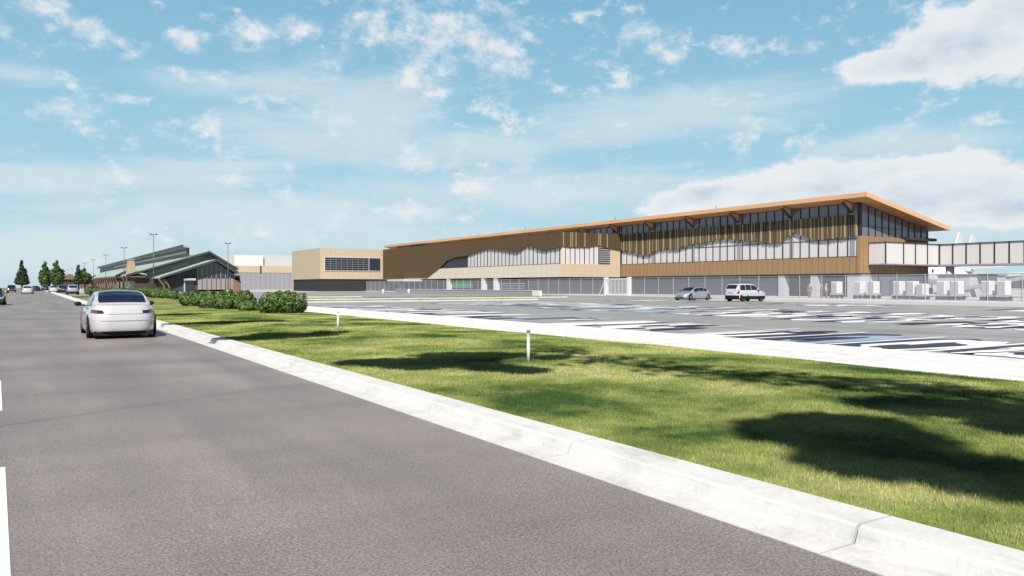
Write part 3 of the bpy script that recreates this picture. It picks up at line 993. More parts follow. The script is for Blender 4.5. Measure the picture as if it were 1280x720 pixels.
mb.box(xs - 0.15, xs + 0.15, YB - 0.12, YB - 0.021, wz0, wz1)
mb.build('window_louvres', GREYWALL, wn)
fr = MB()
fr.box(xw0 - 0.14, xw0 - 0.003, YB - 0.14, YB - 0.003, wz0 - 0.14, wz1 + 0.14)
fr.box(xw1 + 0.003, xw1 + 0.14, YB - 0.14, YB - 0.003, wz0 - 0.14, wz1 + 0.14)
fr.box(xw0, xw1, YB - 0.14, YB - 0.003, wz1 + 0.003, wz1 + 0.14)
fr.box(xw0, xw1, YB - 0.14, YB - 0.003, wz0 - 0.14, wz0 - 0.003)
fr.build('window_frame', BEIGE2, wn)
base = MB().box(XBL + 0.25, XL + 5, YB + 0.3, YBK - 0.3, 0, ZB - 0.003).build('block_base', CHARCOAL, T)
mb = MB()
for i in range(11):
    mb.box(XBL + 0.2, XL, YB + 0.22, YB + 0.297, 0.2 + i * 0.27, 0.3 + i * 0.27)
    mb.box(XBL + 0.17, XBL + 0.247, YB + 0.3, YBK - 0.4, 0.2 + i * 0.27, 0.3 + i * 0.27)
mb.build('louvre_slats', mat('charcoal_slat', (0.085, 0.075, 0.075), 0.6), base)
box('block_pier', BEIGE, T, XBL - 0.05, XBL + 0.1, YBK - 1.2, YBK, 0, ZB)
box('white_canopy', WHITEPANEL, T, x_on_y(500, 176), x_on_y(546, 176), 174, 184, 2.55, 3.0)

# middle building between the two terminals
Ym = 300.0
zc_ = Ym
Mx0, Mx1 = x_on_y(298, Ym), x_on_y(372, Ym)
Mb = empty('concourse_building', ((Mx0 + Mx1) / 2, Ym, 0), 0, 'low tan and grey building with white upper storey between the two terminals', 'building')
box('tan_wall', BEIGE, Mb, Mx0, Mx1, Ym, Ym + 40, 6.3, 8.9)
g_ = box('grey_panel_wall', GREYWALL, Mb, Mx0, Mx1 - 2.2, Ym + 0.1, Ym + 40, 0, 6.297)
seams_y(Ym + 0.1, Mx0, Mx1 - 2.2, 0, 6.29, 1.8, 0.1, mat('grey_joint', (0.2, 0.19, 0.21), 0.8), g_)
box('tan_pier', BEIGE, Mb, Mx1 - 2.197, Mx1, Ym + 0.05, Ym + 39.9, 0, 6.295)
box('upper_storey', WHITEPANEL, Mb, Mx0 - 0.5, x_on_y(329, Ym + 4), Ym + 4, Ym + 34, 8.903, 12.9)
box('upper_storey', mat('white_panel_grey', (0.72, 0.73, 0.75), 0.5), Mb, x_on_y(329, Ym + 4) + 0.01, Mx1 + 6, Ym + 5, Ym + 34, 8.903, 13.1)
box('downpipe', CHARCOAL, Mb, x_on_y(325, Ym), x_on_y(325, Ym) + 0.5, Ym - 0.15, Ym - 0.003, 6.2, 8.9)

# ------------------------------------------------------------------ old terminal with green gabled roofs
O = empty('gabled_terminal', (36, 215, 0), 0, 'older brown terminal with stepped green gable roofs, stone chimney and timber canopy', 'terminal')
def gable(name, y0, y1, xl, zl, xa, za, xr, zr, th=0.34):
    """roof of two slopes: left eave, ridge, right eave, gable end at y0"""
    rl = MB().prism([(xl, y0, zl), (xa, y0, za), (xa, y0, za - th), (xl, y0, zl - th * 0.8)], (0, y1 - y0, 0)).build(name, GREENROOF, O)
    rr = MB().prism([(xa, y0, za), (xr, y0, zr), (xr, y0, zr - th * 0.8), (xa, y0, za - th)], (0, y1 - y0, 0)).build(name, GREENROOF, O)
    fa_ = MB().prism([(xl - 0.1, y0 - 0.12, zl + 0.08), (xa, y0 - 0.12, za + 0.08), (xa, y0 - 0.12, za - th - 0.15), (xl - 0.1, y0 - 0.12, zl - th - 0.02)], (0, 0.117, 0))
    fa_.build('barge_board', GREENFASCIA, rl)
    MB().prism([(xa, y0 - 0.12, za + 0.08), (xr + 0.1, y0 - 0.12, zr + 0.08), (xr + 0.1, y0 - 0.12, zr - th - 0.02), (xa, y0 - 0.12, za - th - 0.15)], (0, 0.117, 0)).build('barge_board', GREENFASCIA, rr)
    # standing seams
    sm = MB()
    y = y0 + 1
    while y < y1:
        sm.prism([(xl, y, zl), (xa, y, za), (xa, y, za + 0.06), (xl, y, zl + 0.06)], (0, 0.05, 0)); y += 1.2
    sm.build('roof_seams', GREENROOF, rl)
    return rl

# front gable
Y1 = 200.0
g1 = dict(xl=x_on_y(201, Y1), zl=z_at(346.5, x_on_y(201, Y1), Y1), xa=x_on_y(272, Y1), za=z_at(324, x_on_y(272, Y1), Y1), xr=x_on_y(298, Y1), zr=z_at(340.5, x_on_y(298, Y1), Y1))
gable('front_roof', Y1, Y1 + 26, **g1)
# second gable
Y2 = 214.0
g2 = dict(xl=x_on_y(165, Y2), zl=z_at(342, x_on_y(165, Y2), Y2), xa=x_on_y(262, Y2), za=z_at(314, x_on_y(262, Y2), Y2), xr=x_on_y(297.5, Y2), zr=z_at(336, x_on_y(297.5, Y2), Y2))
gable('second_roof', Y2, Y2 + 46, **g2)
# infill wall of the second gable above the first
def wall_poly(name, m, pts, y, th=0.3, parent=O):
    return MB().prism([(x, y, z) for x, z in pts], (0, th, 0)).build(name, m, parent)
wall_poly('gable_wall', mat('gable_siding', (0.17, 0.185, 0.2), 0.6, var=0.08, scale=0.7), [(g2['xl'] + 0.8, 3.4), (g2['xr'] - 0.8, 3.4), (g2['xr'] - 0.8, g2['zr'] - 0.75), (g2['xa'], g2['za'] - 0.62), (g2['xl'] + 0.8, g2['zl'] - 0.4)], Y2 + 1.2)
wall_poly('gable_window', GLASS, [(x_on_y(214, Y2), z_at(338, 30, Y2)), (x_on_y(237, Y2), z_at(332, 33, Y2)), (x_on_y(237, Y2), z_at(327, 33, Y2)), (x_on_y(214, Y2), z_at(334, 30, Y2))], Y2 + 1.1, 0.09)
wall_poly('gable_window', DARKGLASS, [(x_on_y(249, Y2), z_at(324, 37, Y2)), (x_on_y(270, Y2), z_at(325, 39, Y2)), (x_on_y(263, Y2), z_at(319, 38, Y2))], Y2 + 1.1, 0.09)
wall_poly('gable_base', BROWNWALL, [(g2['xl'] + 0.8, 0), (g2['xr'] - 0.8, 0), (g2['xr'] - 0.8, 3.397), (g2['xl'] + 0.8, 3.397)], Y2 + 1.2)
# front gable wall: dark entrance on the left, tall glazed gable on the right
yg = Y1 + 2.0
xg = x_on_y(246, yg)
wall_poly('entrance_wall', mat('entrance_dark', (0.03, 0.026, 0.028), 0.7), [(g1['xl'] + 1.5, 0), (xg, 0), (xg, z_at(331, xg, yg) - 0.1), (g1['xl'] + 1.5, g1['zl'] - 0.4)], yg)
xr_ = g1['xr'] - 0.4
gg = wall_poly('gable_glazing', DARKGLASS, [(xg + 0.003, 3.2), (xr_, 3.2), (xr_, g1['zr'] - 0.6), (g1['xa'], g1['za'] - 0.75), (xg + 0.003, z_at(331.5, xg, yg) - 0.1)], yg - 0.1, 0.2)
lw = wall_poly('lower_glazing', mat('warm_glass', (0.42, 0.36, 0.36), 0.25, var=0.1, scale=0.6), [(xg + 0.003, 0.5), (x_on_y(291, yg), 0.5), (x_on_y(291, yg), 3.197), (xg + 0.003, 3.197)], yg - 0.1, 0.2)
wall_poly('brick_corner', BRICK, [(x_on_y(291, yg) + 0.003, 0), (xr_ + 1.4, 0), (xr_ + 1.4, 2.6), (x_on_y(291, yg) + 0.003, 3.19)], yg - 0.15, 0.3)
m1 = MB(); m2 = MB()
for i in range(9):
    x = xg + 0.1 + (xr_ - xg - 0.2) * i / 8
    f = (x - g1['xa']) / (xr_ - g1['xa']) if x > g1['xa'] else (g1['xa'] - x) / (g1['xa'] - xg)
    zt = (g1['za'] - 0.85) + ((g1['zr'] if x > g1['xa'] else z_at(331.5, xg, yg) + 0.5) - 0.75 - (g1['za'] - 0.85)) * f
    m1.box(x - 0.06, x + 0.06, yg - 0.18, yg - 0.103, 3.2, zt)
    if x < x_on_y(290, yg):
        m2.box(x - 0.06, x + 0.06, yg - 0.18, yg - 0.103, 0.5, 3.19)
m1.build('mullions', GREYWALL, gg); m2.build('mullions', CHARCOAL, lw)
# side walls
box('side_wall', BROWNWALL, O, g1['xl'] + 1.2, g1['xl'] + 1.5, yg, Y1 + 25, 0, g1['zl'] - 0.4)
box('side_wall', BROWNWALL, O, xr_ + 1.0, xr_ + 1.3, yg + 0.2, Y1 + 90, 0, g1['zr'] - 0.7)
# white door surround in the dark entrance
xd0, xd1 = x_on_y(229, yg), x_on_y(244, yg)
dr = wall_poly('entrance_canopy', PALEWALL, [(xd0, 2.75), (xd1, 2.75), (xd1, 3.25), (xd0, 3.25)], yg - 0.9, 0.85)
wall_poly('entrance_door', DARKGLASS, [(xd0 + 0.5, 0), (xd1 - 0.2, 0), (xd1 - 0.2, 2.7), (xd0 + 0.5, 2.7)], yg - 0.12, 0.1)
box('door_post', PALEWALL, O, xd0 + 0.1, xd0 + 0.4, yg - 0.3, yg - 0.1, 0, 2.74)
# diagonal timber props at the front eave
for px in (207, 213):
    x = x_on_y(px, Y1 + 0.6)
    MB().tube([(x, Y1 + 0.6, 0), (x - 0.4, Y1 + 0.6, 1.6), (x - 1.6, Y1 + 0.6, 3.1)], [0.2, 0.2, 0.15], 8).build('timber_prop', TIMBER, O)
# clerestory hall with a long single slope roof
XC = 35.2
YC0, YC1 = y_on_x(231, XC), 520
zt = z_at(306, XC, YC0)
box('clerestory_wall', mat('clerestory_siding', (0.2, 0.21, 0.225), 0.6, var=0.08, scale=0.5), O, XC + 0.8, XC + 1.0, YC0 + 1.2, YC1, 3, zt - 0.5)
box('clerestory_light', WHITEPANEL, O, XC + 0.7, XC + 0.797, YC0 + 2, YC1 - 90, zt - 2.05, zt - 1.6)
cr = MB().prism([(XC - 0.4, YC0, zt), (XC + 1.5, YC0, zt - 0.5), (XC + 1.5, YC0, zt - 0.9), (XC - 0.4, YC0, zt - 0.45)], (0, YC1 - YC0, 0)).build('clerestory_roof', GREENROOF, O)
box('eave_fascia', GREENFASCIA, cr, XC - 0.55, XC - 0.403, YC0 - 0.1, YC1, zt - 0.75, zt + 0.06)
wall_poly('clerestory_end', CHARCOAL, [(XC + 0.9, 3), (XC + 1.3, 3), (XC + 1.3, zt - 0.95), (XC + 0.9, zt - 0.8)], YC0 + 1.2)
# chimney
xch0, xch1 = x_on_y(159, 226), x_on_y(168.5, 226)
ch = MB().prism([(xch0, 226, 0), (xch1 + 0.5, 226, 0), (xch1 + 0.2, 226, z_at(336, 24, 226)), (xch1 - 0.2, 226, z_at(325, 24, 226)), (xch0 + 0.35, 226, z_at(324.5, 24, 226)), (xch0, 226, z_at(335, 24, 226))], (0, 3.0, 0)).build('chimney', STONE, O)
box('chimney_cap', GREYWALL, ch, xch0 + 0.2, xch1, 225.85, 229.15, z_at(324.8, 24, 226), z_at(323.6, 24, 226))
# brown front wall along the road
box('front_wall', BROWNWALL, O, 25.5, 25.8, 230, 470, 0, 4.6)
mb = MB()
for i in range(16):
    y0 = 236 + i * 13
    mb.box(25.42, 25.497, y0, y0 + 7, 0.6, 2.8)
mb.build('front_glazing', GLASS, O)
# low green roof over the front hall rising to the clerestory
MB().prism([(24.0, 226, 4.9), (XC + 0.7, 226, zt - 3.2), (XC + 0.7, 226, zt - 3.5), (24.0, 226, 4.5)], (0, 246, 0)).build('hall_roof', GREENROOF, O)
# canopies over the kerb with curved timber posts
def canopy(y0, y1, x0, x1, zlow, zhigh):
    c = MB().prism([(x0, y0, zlow), ((x0 + x1) / 2, y0, zhigh), (x1, y0, zlow + 0.2), (x1, y0, zlow - 0.15), ((x0 + x1) / 2, y0, zhigh - 0.4), (x0, y0, zlow - 0.35)], (0, y1 - y0, 0)).build('canopy_roof', GREENROOF, O)
    MB().prism([(x0 - 0.1, y0 - 0.1, zlow + 0.05), ((x0 + x1) / 2, y0 - 0.1, zhigh + 0.05), ((x0 + x1) / 2, y0 - 0.1, zhigh - 0.5), (x0 - 0.1, y0 - 0.1, zlow - 0.45)], (0, 0.09, 0)).build('canopy_fascia', GREENFASCIA, c)
    MB().box(x0 + 0.3, x1 - 0.3, y0 + 0.1, y1 - 0.1, zlow - 0.6, zlow - 0.38).build('canopy_soffit', TIMBER, c)
    y = y0 + 2
    while y < y1 - 1:
        for xx in (x0 + 0.7,):
            MB().tube([(xx + 0.1, y, 0), (xx + 0.15, y, 1.6), (xx + 0.5, y, 2.9), (xx + 1.4, y, zlow - 0.6)], [0.2, 0.2, 0.17, 0.14], 8).build('timber_strut', TIMBER, O)
            MB().tube([(xx - 0.05, y + 0.3, 1.4), (xx - 0.35, y + 0.3, 2.7), (xx - 0.7, y + 0.3, zlow - 0.4)], [0.13, 0.12, 0.1], 6).build('timber_strut', TIMBER, O)
        y += 7.5
canopy(214, 228, 20.6, 25.2, 4.2, 5.0)
canopy(237, 330, 20.2, 25.2, 4.3, 5.6)
canopy(350, 440, 20.2, 25.2, 4.3, 5.6)
box('ticket_kiosk', WHITEPANEL, O, 22.0, 24.5, 222, 224, 0, 2.6)
# far low wing beyond the canopy
Fw = empty('timber_pavilion', (17, 470, 0), 0, 'small brown pavilion with timber gable beyond the far canopy', 'pavilion')
box('wall', BROWNWALL, Fw, 14, 24, 470, 490, 0, 4.6)
MB().prism([(13, 469, 4.6), (18.5, 469, 7.6), (25, 469, 4.6)], (0, 22, 0)).build('roof', TIMBER, Fw)

# ------------------------------------------------------------------ boarding bridge
Bx0, Bx1 = 109.6, 112.8
BZ0, BZ1 = 4.35, 7.45
J = empty('boarding_bridge', (Bx0, 50, 0), 0, 'long glazed boarding bridge leaving the near end of the new terminal', 'boarding bridge')
gy0, gy1 = 62.6, 65.0
gx0 = XM + 1.6
ga = box('gallery', BRIDGEGLASS, J, gx0, Bx0 - 0.01, gy0, gy1, BZ0 + 0.15, BZ1 - 0.15)
mb = MB()
for f in (0.0, 0.32, 0.54, 0.77, 0.995):
    x = gx0 + (Bx0 - gx0) * f
    mb.box(x - 0.09, x + 0.09, gy0 - 0.07, gy0 - 0.003, BZ0, BZ1)
mb.build('mullions', DARKMETAL, ga)
box('gallery_roof', CHARCOAL, J, gx0 - 0.1, Bx0 - 0.1, gy0 - 0.1, gy1, BZ1 - 0.147, BZ1 - 0.05)
box('gallery_floor', GREYWALL, J, gx0 - 0.1, Bx0 - 0.1, gy0 - 0.1, gy1, BZ0, BZ0 + 0.147)
tn = box('tunnel', BRIDGEGLASS, J, Bx0, Bx1, 5, 65.0, BZ0 + 0.15, BZ1 - 0.15)
mb = MB()
y = 62.5
while y > 5:
    mb.box(Bx0 - 0.08, Bx0 - 0.003, y - 0.07, y + 0.07, BZ0 + 0.1, BZ1 - 0.1); y -= 1.85
mb.build('mullions', DARKMETAL, tn)
box('tunnel_roof', CHARCOAL, J, Bx0 - 0.12, Bx1 + 0.1, 5, 65.0, BZ1 - 0.147, BZ1 - 0.05)
box('tunnel_floor', GREYWALL, J, Bx0 - 0.12, Bx1 + 0.1, 5, 65.0, BZ0 - 0.1, BZ0 + 0.147)
for yc in (61.5, 38, 16):
    MB().tube([((Bx0 + Bx1) / 2 - 0.8, yc, 0), ((Bx0 + Bx1) / 2 - 0.8, yc, BZ0 - 0.1)], 0.55, 14).build('support_column', PALEWALL, J, smooth=True)
MB().prism([(Bx0 - 1.2, 44, BZ0 - 0.11), (Bx0 - 1.2, 62, 0.6), (Bx0 - 1.2, 62, 0.2), (Bx0 - 1.2, 44, BZ0 - 0.65)], (1.0, 0, 0)).build('service_stair', GALV, J)
# ground service building under the bridge
G = empty('service_building', (114, 58, 0), 0, 'pale single storey service building under the boarding bridge', 'building')
box('wall', PALEWALL, G, 108.6, 118, 57.8, 62.2, 0, 2.95)
box('roof', GREYWALL, G, 108.4, 118.2, 57.6, 62.4, 2.953, 3.12)
for i in range(2):
    box('door', GREYWALL, G, 108.53, 108.597, 58.3 + i * 2, 59.5 + i * 2, 0, 2.2)
H_ = empty('hangar', (272, 118, 0), 0, 'long dark low hangar across the apron behind the carts', 'hangar')
box('wall', mat('hangar_dark', (0.06, 0.065, 0.085), 0.6, var=0.1, scale=0.1), H_, 262, 285, 60, 148, 0.6, 4.9)
box('roof', GREYWALL, H_, 261.5, 285.5, 59.5, 148.5, 4.903, 5.3)
box('plinth', PALEWALL, H_, 261.8, 285.2, 59.8, 148.2, 0, 0.597)

# ------------------------------------------------------------------ aircraft
def aircraft(px, zc, rz, label, ref=0.0):
    X = (px - 640) / F * zc * CT + zc * ST - ref * math.cos(rz)
    Y = zc * CT - (px - 640) / F * zc * ST - ref * math.sin(rz)
    t = empty('airliner', (X, Y, 0), rz, label, 'airliner', 'airliners parked behind the bridge')
    prof = [(-17.5, 0.05, 4.7), (-15, 0.7, 4.5), (-11, 1.35, 4.1), (-6, 1.85, 3.7), (8, 1.88, 3.6), (13, 1.75, 3.5), (15.5, 1.25, 3.35), (16.8, 0.55, 3.15), (17.2, 0.05, 3.05)]
    MB().tube([(x, 0, z) for x, r, z in prof], [r for x, r, z in prof], 20).build('fuselage', PLANEWHITE, t, local=True, smooth=True)
    for s in (-1, 1):
        MB().prism([(3.5, s * 1.2, 2.6), (-2.5, s * 1.2, 2.6), (-6.0, s * 16, 3.7), (-4.5, s * 16, 3.7)], (0, 0, 0.32)).build('wing', PLANEWHITE, t, local=True)
        MB().prism([(-13, s * 0.5, 5.0), (-16.5, s * 0.5, 5.0), (-17.5, s * 6, 5.4), (-16, s * 6, 5.4)], (0, 0, 0.18)).build('tailplane', PLANEWHITE, t, local=True)
        MB().tube([(4.6, s * 5, 1.85), (4.0, s * 5, 1.85), (2.0, s * 5, 1.9), (0.6, s * 5, 2.0)], [0.85, 1.0, 0.95, 0.55], 16).build('engine', PLANEWHITE, t, local=True, smooth=True)
        MB().tube([(-1.5, s * 2.8 - 0.2, 0.55), (-1.5, s * 2.8 + 0.2, 0.55)], 0.55, 14).build('wheel', RUBBER, t, local=True)
        MB().tube([(-1.5, s * 2.8, 0.5), (-1.5, s * 2.4, 2.8)], 0.13, 8).build('landing_leg', GALV, t, local=True)
    MB().prism([(-10.5, -0.14, 5.2), (-16.2, -0.14, 5.2), (-18.2, -0.14, 12.2), (-16.2, -0.14, 12.3)], (0, 0.28, 0)).build('tail_fin', PLANEWHITE, t, local=True)
    MB().tube([(12.5, -0.2, 0.4), (12.5, 0.2, 0.4)], 0.4, 14).build('wheel', RUBBER, t, local=True)
    MB().tube([(12.5, 0, 0.4), (12.4, 0, 2.2)], 0.1, 8).build('landing_leg', GALV, t, local=True)
    mb = MB()
    for i in range(26):
        x = -10 + i * 0.85
        for s in (-1, 1):
            mb.box(x, x + 0.3, s * 1.82 - 0.07, s * 1.82 + 0.07, 4.0, 4.45)
    mb.build('cabin_windows', DARKGLASS, t, local=True)
    return t
aircraft(1211, 139, R(-60), 'white airliner whose fuselage shows just below the boarding bridge', 17.0)
aircraft(1200, 160, R(-170), 'white airliner farther off, left of the two tail fins above the bridge', -16.8)
aircraft(1216, 168, R(-170), 'white airliner farther off, right of the two tail fins above the bridge', -16.8)

# ------------------------------------------------------------------ fence with gate
XF = 76.0
Fe = empty('chain_link_fence', (XF, 110, 0), 0, 'long chain link security fence between car park and new terminal', 'fence')
FH = 2.65
gate_y0, gate_y1 = y_on_x(787, XF), y_on_x(758, XF)
def fence_run(y0, y1):
    y = y0; n = max(1, round((y1 - y0) / 3.0)); st = (y1 - y0) / n
    for i in range(n + 1):
        yy = y0 + i * st
        MB().tube([(XF, yy, 0), (XF, yy, FH + 0.08)], 0.045, 8).build('post', GALV, Fe)
    MB().tube([(XF, y0, FH), (XF, y1, FH)], 0.04, 6).build('top_rail', GALV, Fe)
    MB().tube([(XF, y0, 0.18), (XF, y1, 0.18)], 0.025, 6).build('bottom_rail', GALV, Fe)
    MB().quad((XF + 0.055, y0, 0.12), (XF + 0.055, y1, 0.12), (XF + 0.055, y1, FH), (XF + 0.055, y0, FH)).build('wire_mesh', LINK, Fe)
fence_run(12, gate_y0 - 0.3)
fence_run(gate_y1 + 0.3, 130)
fence_run(130, 196)
tag(MB().box(XF - 0.25, XF + 0.3, 10, gate_y0 - 0.35, -0.02, 0.1).build('fence_kerb', WALK), kind='structure')
tag(MB().box(XF - 0.25, XF + 0.3, gate_y1 + 0.35, 197, -0.02, 0.1).build('fence_kerb', WALK), kind='structure')
Ga = empty('sliding_gate', (XF, (gate_y0 + gate_y1) / 2, 0), 0, 'white vertical bar gate between two thick white posts in the fence', 'gate')
for yy in (gate_y0, gate_y1):
    bevel(box('gate_post', WHITEPAINT, Ga, XF - 0.3, XF + 0.2, yy - 0.28, yy + 0.28, 0, 2.8))
mb = MB()
y = gate_y0 + 0.4
while y < gate_y1 - 0.3:
    mb.box(XF - 0.25, XF - 0.2, y - 0.05, y + 0.05, 0.15, 2.6); y += 0.32
mb.build('bars', WHITEPAINT, Ga)
box('gate_rail', WHITEPAINT, Ga, XF - 0.27, XF - 0.18, gate_y0 + 0.29, gate_y1 - 0.29, 2.45, 2.62)
box('gate_rail', WHITEPAINT, Ga, XF - 0.275, XF - 0.175, gate_y0 + 0.29, gate_y1 - 0.29, 0.1, 0.22)
MB().tube([(XF, gate_y1 + 0.3, 2.4), (XF - 0.2, gate_y1 + 1.6, 0)], 0.06, 8).build('brace', WHITEPAINT, Ga)

# low concrete barrier wall left of the fence corner
B2 = empty('barrier_wall', (66, 110, 0), 0, 'low pale concrete wall with white end left of the gate fence', 'wall')
xe, ye = ground(674, 370)
box('wall_face', GREYWALL, B2, xe, xe + 0.4, ye + 1.85, 150, 0, 0.75)
box('wall_end', WHITEPANEL, B2, xe - 0.02, xe + 0.5, ye, ye + 1.847, 0, 0.8)
box('coping', WALK, B2, xe - 0.06, xe + 0.46, ye + 1.85, 150, 0.753, 0.83)
# small white bollards near the left fence
for px, lab in ((479, 'left white bollard beside the fence end'), (511, 'right white bollard farther along the fence')):
    X, Y = ground(px, 367.5)
    b = empty('bollard', (X, Y, 0), 0, lab, 'bollard', 'white bollards by the fence')
    MB().tube([(0, 0, 0), (0, 0, 0.75), (0, 0, 0.85)], [0.22, 0.22, 0.1], 12).build('post', WHITEPAINT, b, local=True, smooth=True)
    MB().tube([(0, 0, 0.0), (0, 0, 0.08)], [0.34, 0.3], 12).build('base', GALV, b, local=True, smooth=True)

# ------------------------------------------------------------------ baggage carts
def make_cart():
    t = empty('baggage_cart', (0, 0, 0))
    bevel(box('cargo_box', WHITEPANEL, t, -0.55, 0.55, -0.42, 0.42, 0.62, 2.05, local=True), 0.04)
    box('chassis', GALV, t, -0.6, 0.6, -0.55, 0.55, 0.42, 0.617, local=True)
    box('side_curtain', mat('curtain_grey', (0.5, 0.5, 0.54), 0.7), t, -0.565, -0.553, -0.36, 0.36, 0.72, 1.95, local=True)
    MB().tube([(0, -0.55, 0.45), (0, -1.2, 0.38)], 0.04, 6).build('tow_bar', DARKMETAL, t, local=True)
    for sx in (-0.45, 0.45):
        for sy in (-0.36, 0.36):
            MB().tube([(sx - 0.08, sy, 0.23), (sx + 0.08, sy, 0.23)], 0.23, 14).build('wheel', RUBBER, t, local=True)
    return t
cart = make_cart()
cpx = [1046, 1075, 1092, 1124, 1141, 1153, 1179, 1197, 1235, 1255]
clab = ['first white baggage cart right of the yellow clad worker', 'baggage cart before the pale pier, second from the workers', 'baggage cart third from the workers', 'baggage cart under the gallery, fourth from the workers',
        'baggage cart fifth from the workers', 'shorter baggage cart before the round bridge support, sixth from the workers', 'baggage cart seventh from the workers, before the service building', 'baggage cart at the end of the service building, eighth from the workers',
        'baggage cart before the dark hangar, second from the train end', 'last baggage cart of the train, near the photo edge']
for i, px in enumerate(cpx):
    o = cart if i == 0 else copy_tree(cart)
    X = 84.0
    o.location = (X, y_on_x(px, X), 0)
    o.rotation_euler = (0, 0, R([0, 2, -1, 1, 0, -2, 1, 0, 2, -1][i]))
    if i == 5: o.scale = (1, 1, 0.86)
    tag(o, clab[i], 'baggage cart', 'train of white baggage carts behind the fence')
    o.name = 'baggage_cart' if i == 0 else 'baggage_cart.%03d' % i

# ------------------------------------------------------------------ people (one skinned body each, clothing as children)
def skin_figure(name, loc, rz, label, shirt, trousers, hair, arms=((0.24, 0.05), (-0.24, 0.05)), stride=0.1, h=1.74):
    t = empty(name, loc, rz, label, 'person')
    s = h / 1.74
    J_ = {'pel': (0, 0, .95), 'sp': (0, -.01, 1.18), 'ch': (0, 0, 1.36), 'ne': (0, .01, 1.5), 'he': (0, .03, 1.63),
          'sl': (.18, 0, 1.42), 'el': (.26, arms[0][1] * .3, 1.14), 'wl': (arms[0][0], arms[0][1] + .06, .9), 'fl': (arms[0][0] + .0, arms[0][1] + .1, .8),
          'sr': (-.18, 0, 1.42), 'er': (-.26, arms[1][1] * .3, 1.14), 'wr': (arms[1][0], arms[1][1] + .06, .9), 'fr': (arms[1][0], arms[1][1] + .1, .8),
          'hl': (.1, 0, .9), 'kl': (.11, stride * .6 + .03, .5), 'al': (.11, stride, .09), 'tl': (.12, stride + .17, .04),
          'hr': (-.1, 0, .9), 'kr': (-.11, -stride * .4 + .03, .5), 'ar': (-.11, -stride, .09), 'tr': (-.12, -stride + .17, .04)}
    rad = {'pel': .15, 'sp': .135, 'ch': .155, 'ne': .06, 'he': .1, 'sl': .07, 'el': .048, 'wl': .034, 'fl': .035, 'sr': .07, 'er': .048, 'wr': .034, 'fr': .035,
           'hl': .095, 'kl': .065, 'al': .045, 'tl': .04, 'hr': .095, 'kr': .065, 'ar': .045, 'tr': .04}
    E = [('pel', 'sp'), ('sp', 'ch'), ('ch', 'ne'), ('ne', 'he'), ('ch', 'sl'), ('sl', 'el'), ('el', 'wl'), ('wl', 'fl'), ('ch', 'sr'), ('sr', 'er'), ('er', 'wr'), ('wr', 'fr'),
         ('pel', 'hl'), ('hl', 'kl'), ('kl', 'al'), ('al', 'tl'), ('pel', 'hr'), ('hr', 'kr'), ('kr', 'ar'), ('ar', 'tr')]
    def chain(nm, keys, grow, m, sub=2):
        ks = list(keys)
        me = bpy.data.meshes.new(nm)
        me.from_pydata([tuple(c * s for c in J_[k]) for k in ks], [(ks.index(a), ks.index(b)) for a, b in E if a in ks and b in ks], [])
        o = bpy.data.objects.new(nm, me)
        COL.objects.link(o); o.parent = t
        md = o.modifiers.new('skin', 'SKIN')
        sub_ = o.modifiers.new('sub', 'SUBSURF'); sub_.levels = sub_.render_levels = sub
        for i, k in enumerate(ks):
            r = rad[k] * s + grow
            me.skin_vertices[0].data[i].radius = (r, r * (0.75 if k in ('pel', 'sp', 'ch') else 1))
        me.skin_vertices[0].data[0].use_root = True
        me.materials.append(m)
        return o
    skin = mat('skin_tone', (0.5, 0.31, 0.22), 0.6)
    chain('body', list(J_), 0, skin)
    chain('shirt', ['pel', 'sp', 'ch', 'sl', 'el', 'wl', 'sr', 'er', 'wr'], 0.016, shirt)
    chain('trousers', ['pel', 'hl', 'kl', 'al', 'hr', 'kr', 'ar'], 0.02, trousers)
    mb = MB()
    rows = []
    for i in range(6):
        ph = math.pi / 2 * i / 5
        rows.append([(0.115 * s * math.cos(ph) * math.cos(a), 0.02 + 0.125 * s * math.cos(ph) * math.sin(a), 1.63 * s + 0.13 * s * math.sin(ph)) for a in [2 * math.pi * j / 12 for j in range(12)]])
    mb.grid(rows, True)
    mb.build('hair', hair, t, local=True, smooth=True)
    return t
HAIRD = mat('dark_hair', (0.03, 0.02, 0.015), 0.7)
HELMET = mat('pale_cap', (0.7, 0.68, 0.65), 0.5)
def at_depth(px, zc):
    xc = (px - 640) / F * zc
    return (xc * CT + zc * ST, zc * CT - xc * ST, 0)
skin_figure('person', at_depth(1012, 93.5), R(140), 'person in a maroon top and grey trousers standing behind the fence', mat('maroon_cloth', (0.22, 0.06, 0.07), 0.8), mat('grey_cloth', (0.15, 0.15, 0.17), 0.8), HELMET)
skin_figure('person', at_depth(1027.5, 95), R(60), 'person in a dark olive top beside the yellow clad worker', mat('olive_cloth', (0.1, 0.11, 0.06), 0.8), mat('dark_cloth', (0.05, 0.05, 0.06), 0.8), HELMET, h=1.72)
skin_figure('person', at_depth(1032.5, 92.5), R(200), 'person in a yellow top and rust trousers behind the fence', mat('yellow_cloth', (0.62, 0.52, 0.2), 0.8), mat('rust_cloth', (0.3, 0.12, 0.08), 0.8), HELMET, h=1.76)
skin_figure('person', at_depth(113, 100), R(20), 'person in dark clothes standing beyond the white sedan', mat('black_cloth', (0.03, 0.025, 0.03), 0.8), mat('dark_cloth', (0.05, 0.05, 0.06), 0.8), mat('auburn_hair', (0.16, 0.05, 0.03), 0.7), h=1.78)

# ------------------------------------------------------------------ cars
def lerp_tab(tab, t):
    if t <= tab[0][0]: return tab[0][1]
    for (a, va), (b, vb) in zip(tab, tab[1:]):
        if t <= b:
            f = (t - a) / (b - a)
            f = f * f * (3 - 2 * f) * 0.5 + f * 0.5
            return va + (vb - va) * f
    return tab[-1][1]

